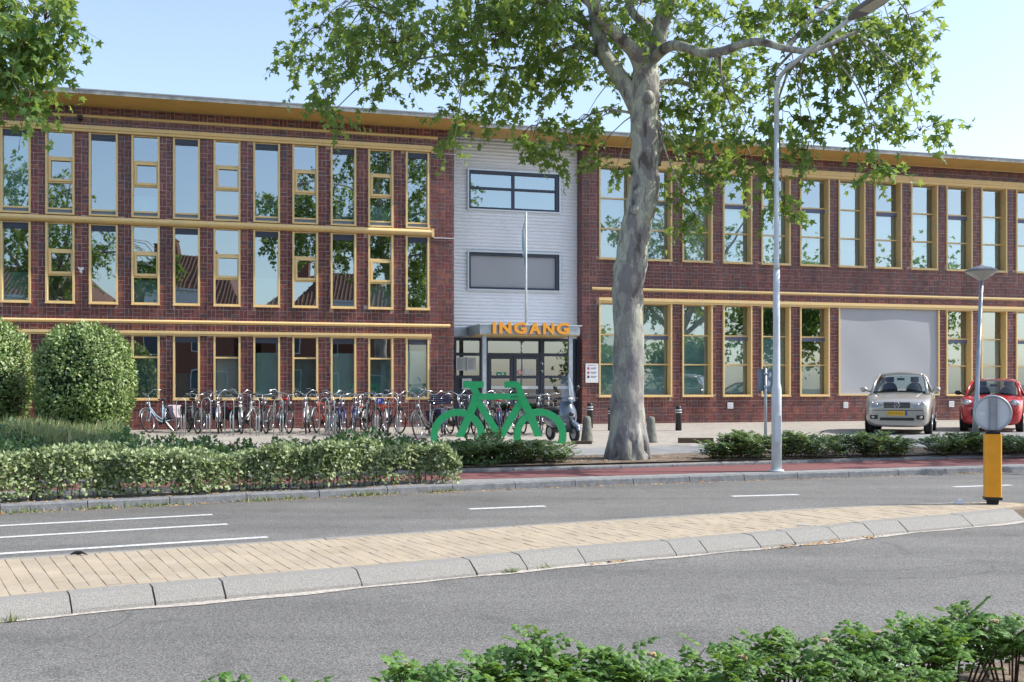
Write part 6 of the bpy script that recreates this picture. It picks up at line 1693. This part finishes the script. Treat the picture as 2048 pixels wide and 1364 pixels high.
for s_ in (-1, 1):
    mb = MB(); mb.tube([(.26,s_*.2,1.07),(.25,s_*.27,1.22),(.24,s_*.29,1.26)], .007, 6); mb.ell((.235,s_*.31,1.31), .018, .06, .055, 12, 8); mb.build('mirror', M['black'], sct, smooth=True)
vs = []; fs = []
for i in range(11):
    v = i/10; z = .98+.66*v; w_ = .2*(1-.15*v)*math.sqrt(max(0.05, 1-max(0, v-.55)**2*4.4)); x = .46-.16*v
    for j in range(9): u = j/8*2-1; vs.append((x-.1*u*u, u*w_, z))
for i in range(10):
    for j in range(8): q = i*9+j; fs.append((q, q+1, q+10, q+9))
M['clear'] = glass_mat('clear acrylic', (.86,.88,.9), .12, 0)
mb = MB(); mb.add(vs, fs); mb.build('windscreen', M['clear'], sct, smooth=True)

# ---------------------------------------------------------------- cars
def ss(o, lv=2):
    m = o.modifiers.new('smooth', 'SUBSURF'); m.levels = lv; m.render_levels = lv; return o
def car(label, loc, ang, paint, spec, scl, scz):
    t = thing('parked_car', label, 'car', loc, ang); t.scale = (scl, scl, scl*scz)
    st = spec['body']; k = 8
    mb = MB(); vs = []; fs = []
    for (x, hw_, zb, zt) in st:
        half = [(0,zb),(hw_*.80,zb),(hw_*.96,zb+.09),(hw_,zb+(zt-zb)*.45),(hw_*.99,zt-.11),(hw_*.945,zt-.015),(hw_*.6,zt+.014),(0,zt+.028)]
        ring = [(x, y, z) for y, z in half] + [(x, -y, z) for y, z in half[-2:0:-1]]
        vs += ring
    n = 14
    for i in range(len(st)-1):
        for j in range(n): fs.append((i*n+j, i*n+(j+1) % n, (i+1)*n+(j+1) % n, (i+1)*n+j))
    fs += [tuple(range(n-1,-1,-1)), tuple((len(st)-1)*n+j for j in range(n))]
    mb.add(vs, fs); body = ss(mb.build('body', paint, t, smooth=True))
    g = spec['cab']       # list of (x, z, hw) along the top line from windscreen foot to tailgate foot
    zb = spec['belt']; hb_ = spec['beltw']
    roof = g[1:-1]
    mb = MB(); vs = []; fs = []
    for (x, z, w_) in roof: vs += [(x, -w_, z-.05), (x, -w_*.93, z-.012), (x, -w_*.5, z+.012), (x, 0, z+.02), (x, w_*.5, z+.012), (x, w_*.93, z-.012), (x, w_, z-.05)]
    for i in range(len(roof)-1):
        for j in range(6): fs.append((i*7+j, i*7+j+1, i*7+j+8, i*7+j+7))
    mb.add(vs, fs); o = mb.build('roof', paint, t, smooth=True); sm = o.modifiers.new('thick', 'SOLIDIFY'); sm.thickness = .03; ss(o, 1)
    f0, f1, r1, r0 = g[0], roof[0], roof[-1], g[-1]
    def patch(name, quad, bulge, m, nx=6, nz=5, axis=0):
        A, B, C, D = [Vector(q) for q in quad]; nrm = (B-A).cross(D-A).normalized(); vs = []; fs = []
        for j in range(nz+1):
            for i in range(nx+1):
                u, v = i/nx, j/nz; p_ = A.lerp(B, u).lerp(D.lerp(C, u), v); vs.append(p_ + nrm*bulge*(1-(2*u-1)**2))
        for j in range(nz):
            for i in range(nx): q = j*(nx+1)+i; fs.append((q, q+1, q+nx+2, q+nx+1))
        mb = MB(); mb.add(vs, fs); return mb.build(name, m, t, smooth=True)
    wf, wr = f0[2], f1[2]
    ws_ = patch('windscreen', [(f0[0], wf-.05, f0[1]), (f0[0], -wf+.05, f0[1]), (f1[0]+.02, -wr+.05, f1[1]-.045), (f1[0]+.02, wr-.05, f1[1]-.045)], -.10, M['carglass'])
    # pillars
    for s_ in (-1, 1):
        mb = MB(); mb.tube([(f0[0]+.03, s_*(wf-.0), f0[1]-.05), ((f0[0]+f1[0])/2, s_*((wf+wr)/2+.01), (f0[1]+f1[1])/2), (f1[0], s_*(wr-.0), f1[1]-.045)], [.045,.038,.035], 8)
        mb.tube([(f1[0], s_*wr, f1[1]-.045), ((f1[0]+r1[0])/2, s_*(wr+.005), r1[1]-.04), (r1[0], s_*r1[2], r1[1]-.05)], [.03,.03,.035], 8)
        mb.tube([(r0[0]+.05, s_*(r0[2]-.0), r0[1]-.03), (r1[0], s_*r1[2], r1[1]-.05)], [.07,.05], 8)
        mb.tube([(spec['bp'], s_*hb_, zb-.02), (spec['bp']+.04, s_*(wr+.01), f1[1]-.05)], .03, 6); mb.build('pillar', paint, t, smooth=True)
        side = [(f0[0]-.1, s_*(hb_-.02), zb), (r0[0]+.15, s_*(hb_-.03), zb+.02), (r1[0], s_*(r1[2]-.005), r1[1]-.07), (f1[0]-.02, s_*(wr-.005), f1[1]-.07)]
        patch('side_window', side if s_ > 0 else side[::-1], 0, M['carglass'], 4, 4)
    patch('rear_window', [(r0[0]+.02, -r0[2]+.06, r0[1]), (r0[0]+.02, r0[2]-.06, r0[1]), (r1[0]-.03, r1[2]-.05, r1[1]-.05), (r1[0]-.03, -r1[2]+.05, r1[1]-.05)], -.05, M['carglass'])
    # interior: seats, dashboard
    mb = MB(); mb.box(f0[0]-.35, f0[0]-.08, -hb_+.12, hb_-.12, zb-.22, zb+.03); mb.build('dashboard', M['black'], t)
    for s_ in (-1, 1):
        mb = MB(); loft(mb, [(-.32,zb+.02,.2,.24),(-.18,zb-.02,.22,.28)]); mb.box(-.27,-.19,-.11,.11,zb+.26,zb+.40); 
        o = mb.build('front_seat', bmat('seat cloth', (.05,.05,.055), .9), t, smooth=True); o.location = (.05, s_*.34, 0)
    mb = MB(); mb.torus((0,0,0), .17, .014, 20, 6); o = mb.build('steering_wheel', M['black'], t, smooth=True); o.location = (f0[0]-.4, .34, zb+.05); o.rotation_euler = (0, R(20), R(90))
    mb = MB(); mb.box(f1[0]+.06, f1[0]+.09, -.1, .1, f1[1]-.17, f1[1]-.11); mb.tube([(f1[0]+.06,0,f1[1]-.11),(f1[0]+.03,0,f1[1]-.05)], .008, 5); mb.build('rear_view_mirror', M['black'], t)
    # wheels
    for (x, nm) in ((spec['fx'], 'front'), (spec['rx'], 'rear')):
        for s_ in (-1, 1):
            mb = MB(); mb.lathe([(.0,-.1),(.25,-.1),(.3,-.085),(.315,-.05),(.315,.05),(.3,.085),(.25,.1),(0,.1)], (x, s_*(spec['track']), .315), 28, 'y'); w = mb.build('wheel', M['rubber'], t, smooth=True)
            mb = MB(); yy = s_*(spec['track']+.101)
            for q in range(7): a = 2*math.pi*q/7; mb.tube([(x, yy, .315), (x+.19*math.cos(a), yy, .315+.19*math.sin(a))], [.035,.022], 6)
            mb.torus((x, s_*(spec['track']+.095), .315), .195, .018, 24, 6); mb.build('rim', M['silver'], w, smooth=True)
            mb = MB(); mb.lathe([(.36,-.02),(.36,.02)], (x, s_*(spec['beltw2']-.028), .335), 26, 'y'); mb.build('wheel_arch', M['black'], t)
    # door mirrors
    for s_ in (-1, 1):
        mb = MB(); mb.tube([(f0[0]-.25, s_*(hb_-.02), zb+.02), (f0[0]-.22, s_*(hb_+.09), zb+.05)], .022, 6)
        loft_c = MB(); mb.ell((f0[0]-.22, s_*(hb_+.15), zb+.075), .06, .095, .065, 12, 8, p=.8); mb.build('door_mirror', spec['mirror'] or paint, t, smooth=True)
    spec['detail'](t, body)
    # wipers
    mb = MB(); mb.tube([(f0[0]+.03,-.5,f0[1]+.03),(f0[0]+.06,.05,f0[1]+.0)], .008, 5); mb.tube([(f0[0]+.05,.0,f0[1]+.03),(f0[0]+.04,.52,f0[1]+.01)], .008, 5); mb.build('wipers', M['black'], t)
    return t
M['carglass'] = glass_mat('car glass', (.72,.8,.78), .07, 0, (.42,.46,.5))
[n for n in M['carglass'].node_tree.nodes if n.type == 'LAYER_WEIGHT'][0].inputs[0].default_value = 0.1
M['headglass'] = mat('headlamp glass', (.34,.36,.39), .12, metal=.4, coat=.8)
M['plate'] = mat('yellow number plate', (.75,.42,.02), .5)
P_silver = mat('champagne silver paint', (.47,.445,.40), .28, metal=.45, coat=.7)
P_red = mat('bright red paint', (.48,.012,.018), .25, coat=.9)
def onfront(mb, xs, ys, zs, dep=.02):
    """plate with its own thickness, following curve x = f(y)"""
    n = len(ys); vs = [(x, y, z0) for x, y in zip(xs, ys) for z0 in (zs[0],)] + [(x, y, zs[1]) for x, y in zip(xs, ys)]
    vs += [(x-dep, y, zs[0]) for x, y in zip(xs, ys)] + [(x-dep, y, zs[1]) for x, y in zip(xs, ys)]
    fs = []
    for i in range(n-1):
        fs += [(i, i+1, n+i+1, n+i), (2*n+i, 3*n+i, 3*n+i+1, 2*n+i+1), (n+i, n+i+1, 3*n+i+1, 3*n+i), (i, 2*n+i, 2*n+i+1, i+1)]
    fs += [(0, n, 3*n, 2*n), (n-1, 3*n-1, 4*n-1, 2*n-1)]
    mb.add(vs, fs)
def surf(body):
    from mathutils.bvhtree import BVHTree
    bpy.context.view_layer.update(); dg = bpy.context.evaluated_depsgraph_get(); ev = body.evaluated_get(dg); me = ev.to_mesh()
    tr = BVHTree.FromPolygons([v.co.copy() for v in me.vertices], [tuple(p.vertices) for p in me.polygons])
    def fx(y, z):
        h = tr.ray_cast(Vector((4, y, z)), Vector((-1, 0, 0)))[0]
        return h.x if h is not None else 1.2
    return fx
def det_silver(t, body):
    fx = surf(body)
    ys = [i/8*.34-.0 for i in range(-8, 9)]
    mb = MB(); onfront(mb, [fx(y, .72)+.015 for y in ys], ys, (.66, .80), .05); g = mb.build('grille', M['black'], t)
    for k in range(3):
        mb = MB(); onfront(mb, [fx(y, .72)+.03 for y in ys], ys, (.685+.036*k, .693+.036*k), .012); mb.build('grille_slat', M['chrome'], g)
    mb = MB(); mb.torus((0,0,0), .07, .008, 24, 6)
    for a in (90, 210, 330): mb.tube([(0,0,0),(.068*math.cos(R(a)),0,.068*math.sin(R(a)))], [.012,.004], 5)
    o = mb.build('emblem', M['chrome'], t, smooth=True); o.location = (fx(0,.72)+.04, 0, .73); o.rotation_euler = (0,0,R(90))
    for s_ in (-1, 1):
        mb = MB(); vs = []
        poly = [(.40,.70),(.48,.655),(.66,.67),(.79,.73),(.81,.83),(.76,.90),(.60,.85),(.46,.77)]
        q = [(fx(y, z)+.02, s_*y, z) for y, z in poly]; q2 = [(x-.09, y, z) for x, y, z in q]; n = len(poly)
        fs = [tuple(range(n)) if s_ > 0 else tuple(range(n-1,-1,-1))]+[(i, (i+1) % n, n+(i+1) % n, n+i) for i in range(n)]
        mb.add(q+q2, fs); h = mb.build('headlight', M['headglass'], t)
        for (y, z, r_) in ((.54,.735,.042),(.66,.77,.045)):
            mb = MB(); mb.ell((fx(y,z)+.012, s_*y, z), .03, r_, r_, 12, 8); mb.build('reflector', M['chrome'], h, smooth=True)
        mb = MB(); onfront(mb, [fx(y,.45)+.022 for y in (.5,.6,.7)], [s_*v for v in (.5,.6,.7)], (.38,.48), .06); f = mb.build('fog_grille', M['black'], t)
        mb = MB(); mb.ell((fx(.62,.43)+.03, s_*.62, .43), .02,.04,.03, 10, 6); mb.build('fog_lamp', M['lens'], f, smooth=True)
    ys2 = [i/6*.44 for i in range(-6, 7)]
    mb = MB(); onfront(mb, [fx(y,.4)+.02 for y in ys2], ys2, (.35,.42), .06); mb.build('lower_intake', M['black'], t)
    mb = MB(); X0 = fx(0,.53); mb.box(X0-.02,X0+.02,-.26,.26,.475,.585); pl = mb.build('number_plate', M['plate'], t)
    mb = MB(); mb.box(X0+.0205,X0+.023,.215,.26,.475,.585); mb.build('plate_band', BM['blue plate'] if 'blue plate' in BM else M['darkblue'], pl)
    mb = MB()
    for k in range(6): mb.box(X0+.0205,X0+.0225,-.24+.07*k,-.195+.07*k,.51,.55)
    mb.build('plate_print', bmat('faded plate print', (.4,.22,.03), .6), pl)
    mb = MB(); yy = [i/8*.80 for i in range(-8, 9)]
    mb.tube([(fx(y,.60)+.002, y, .60) for y in yy], .007, 4); mb.build('bumper_seam', M['black'], t)
    for s_ in (-1,1):      # bonnet crease
        mb = MB(); mb.tube([(1.62,s_*.43,.885),(1.3,s_*.53,.985),(.98,s_*.62,1.045)], .009, 5); mb.build('bonnet_crease', P_silver, t)
def det_red(t, body):
    fx = surf(body)
    ys = [i/8*.48 for i in range(-8, 9)]
    mb = MB(); onfront(mb, [fx(y,.5)+.02 for y in ys], ys, (.42,.60), .06); mb.build('grille', M['black'], t)
    mb = MB(); X0 = fx(0,.52)+.03; mb.box(X0-.02,X0+.015,-.26,.26,.47,.57); mb.build('number_plate', M['plate'], t)
    for s_ in (-1, 1):
        mb = MB(); mb.ell((fx(.60,.78)-.05, s_*.60, .78), .12, .13, .10, 16, 10); h = mb.build('headlight', M['headglass'], t, smooth=True)
        mb = MB(); mb.ell((fx(.60,.78)+.045, s_*.60, .78), .035, .06, .055, 12, 8); mb.build('reflector', M['lens'], h, smooth=True)
    mb = MB()
    for dz in (0, .035): mb.tube([(fx(0,.68)+.02,-.06,.66+dz),(fx(0,.7)+.02,0,.69+dz),(fx(0,.68)+.02,.06,.66+dz)], .008, 6)
    mb.build('emblem', M['chrome'], t)
spec_s = dict(body=[(1.95,.66,.26,.66),(1.94,.70,.22,.72),(1.90,.77,.19,.78),(1.78,.84,.18,.85),(1.45,.875,.17,.93),(1.15,.88,.17,1.00),(.85,.885,.17,1.05),(0,.885,.17,1.04),(-1.1,.885,.17,1.07),(-1.6,.85,.2,1.06),(-1.84,.72,.3,.98)],
    cab=[(1.08,1.05,.74),(.32,1.52,.60),(-.3,1.585,.60),(-.9,1.57,.59),(-1.4,1.50,.56),(-1.78,1.06,.7)], belt=1.04, beltw=.83, beltw2=.885, bp=-.25, fx=1.22, rx=-1.3, track=.76, mirror=None, detail=det_silver)
spec_r = dict(body=[(1.75,.58,.26,.66),(1.74,.63,.22,.72),(1.69,.71,.19,.79),(1.56,.78,.18,.86),(1.3,.81,.17,.93),(1.0,.815,.17,.98),(.7,.815,.17,.99),(0,.815,.17,.99),(-1.0,.815,.17,1.0),(-1.5,.78,.2,.98),(-1.7,.66,.3,.9)],
    cab=[(.92,.985,.70),(.28,1.40,.57),(-.3,1.455,.57),(-.9,1.44,.56),(-1.3,1.38,.54),(-1.62,.98,.64)], belt=.98, beltw=.76, beltw2=.815, bp=-.25, fx=1.12, rx=-1.2, track=.70, mirror=M['black'], detail=det_red)
def facing(px, py, extra):
    p = G(px, py, ZP); a = math.atan2(-p.y, -p.x); return p, a + R(extra)
p, a = facing(1794, 869, -4)
car('champagne silver hatchback parked nose out in front of the grey roller screen', (p.x-1.9*math.cos(a), p.y-1.9*math.sin(a), ZP), a, P_silver, spec_s, 1.0, 1.11)
p, a = facing(1981, 864, -4)
car('small bright red hatchback parked at the right edge behind the round sign', (p.x-1.7*math.cos(a), p.y-1.7*math.sin(a), ZP), a, P_red, spec_r, 1.05, 1.02)

# ---------------------------------------------------------------- across the street, seen only as reflections in the windows
M['rooftile'] = mat('brown roof tiles', (.16,.075,.05), .8, noise=.35, nscale=4)
M['housebrick'] = mat('house brick', (.2,.09,.06), .9, noise=.2, nscale=6)
M['whitewood'] = mat('white boards', (.6,.62,.64), .6)
def house(loc, ang, w_, d_, he, hr, label, hip=True):
    t = thing('brick_house', label, 'house', loc, ang, 'houses across the street')
    mb = MB(); mb.box(-w_/2, w_/2, -d_, 0, -.05, he); mb.build('wall', M['housebrick'], t)
    mb = MB(); o = .5; ins = w_*.28 if hip else 0.0
    A = [(-w_/2-o, o, he-.1), (w_/2+o, o, he-.1), (w_/2+o, -d_-o, he-.1), (-w_/2-o, -d_-o, he-.1)]; r1, r2 = (-w_/2+ins, -d_/2, hr), (w_/2-ins, -d_/2, hr)
    mb.add(A+[r1, r2], [(0,1,5,4),(1,2,5),(2,3,4,5),(3,0,4),(3,2,1,0)])
    n = int((w_+1)/.3)                      # tile rolls on the street slope
    for k in range(n+1):
        x = -w_/2-o+k*.3; lim = 1.0
        if x < r1[0]: lim = (x+w_/2+o)/(r1[0]+w_/2+o)
        if x > r2[0]: lim = (w_/2+o-x)/(w_/2+o-r2[0])
        if lim > .03: mb.tube([(x, o, he-.08), (x, o+(-d_/2-o)*lim, he-.08+(hr-he+.1)*lim)], .06, 4, caps=False)
    rf = mb.build('roof', M['rooftile'], t)
    mb = MB(); mb.box(-w_*.22, -w_*.22+.9, -d_/2-.4, -d_/2+.4, hr-.8, hr+1.0); mb.box(-w_*.22-.06,-w_*.22+.96,-d_/2-.46,-d_/2+.46,hr+1.002,hr+1.1); mb.build('chimney', M['housebrick'], rf)
    mb = MB(); mb.box(-w_/2-.55, w_/2+.55, .45, .6, he-.3, he-.05); mb.build('gutter_board', M['whitewood'], t)
    mb = MB(); mb.box(-w_*.12, w_*.2, -.6, .05, he+.1, he+1.7); mb.box(-w_*.14, w_*.22, -1.6, .2, he+1.702, he+1.85); mb.build('dormer', M['whitewood'], t)
    for zz in (.9, 3.6):
        for xx in (-w_*.32, -w_*.02, w_*.28):
            mb = MB(); mb.box(xx-.7, xx+.7, .003, .05, zz, zz+1.5); f = mb.build('window', M['whitewood'], t)
            mb = MB(); mb.box(xx-.62, xx+.62, .051, .06, zz+.08, zz+1.42); mb.build('pane', M['darkblue'], f)
ha = R(30.8); hd = Vector((math.cos(ha), math.sin(ha)))
hp = Vector((-2.5, -14.2))
for k, (off, w_, he, hr, lab) in enumerate(((-21,10,5.6,9.6,'brick house with hipped brown tiled roof, farthest along the street to the west'),(-9.5,11,6.2,10.6,'brick house with hipped roof and dormer behind the camera to the left'),(2.5,10.5,6.4,11.2,'tallest brick house with hipped tiled roof directly behind the camera'),(14,10,5.8,10.0,'brick house with hipped tiled roof nearest the corner to the east'))):
    q = hp + hd*off; house((q.x, q.y, 0), ha, w_, 8.5, he, hr, lab)
# street trees and greenery further along the street
def back_tree(loc, R_, h, label, n=5200, low=1.2):
    t = thing('street_tree', label, 'tree', loc, 0, 'trees further along the street')
    mb = MB(); mb.tube([(0,0,-.05),(.05,0,h*.35),(0,.05,h*.7)], [.22,.17,.08], 8); mb.build('trunk', M['bark'], t, smooth=True)
    c = rvec(26); c /= np.linalg.norm(c, axis=1, keepdims=True); c *= nrg.random((26,1))**.4
    C_ = c*np.array([R_*.75, R_*.75, (h-low)*.38]) + np.array([0,0,low+(h-low)*.5])
    P = C_[nrg.integers(0, 26, n)] + rvec(n)*R_*.2
    scatter('crown', LEAF5_V, LEAF5_F, P, rvec(n)+np.array([0,0,-.4]), rvec(n)+np.array([0,0,.7]), nrg.uniform(.25,.42,n), M['leaf'], t)
back_tree((26, 4, 0), 2.8, 5.4, 'low round tree across the street to the right of the houses', 3800, .6)
back_tree((31.5, 7.5, 0), 3.0, 5.8, 'low spreading tree beside the road beyond the right edge', 3800, .6)
back_tree((38, 11, 0), 4.6, 11.5, 'tall dense tree beside the road, nearest beyond the right edge', 6000, 1.5)
back_tree((47, 15, 0), 4.8, 12.5, 'tall dense tree beside the road, farthest beyond the right edge', 6000, 1.5)
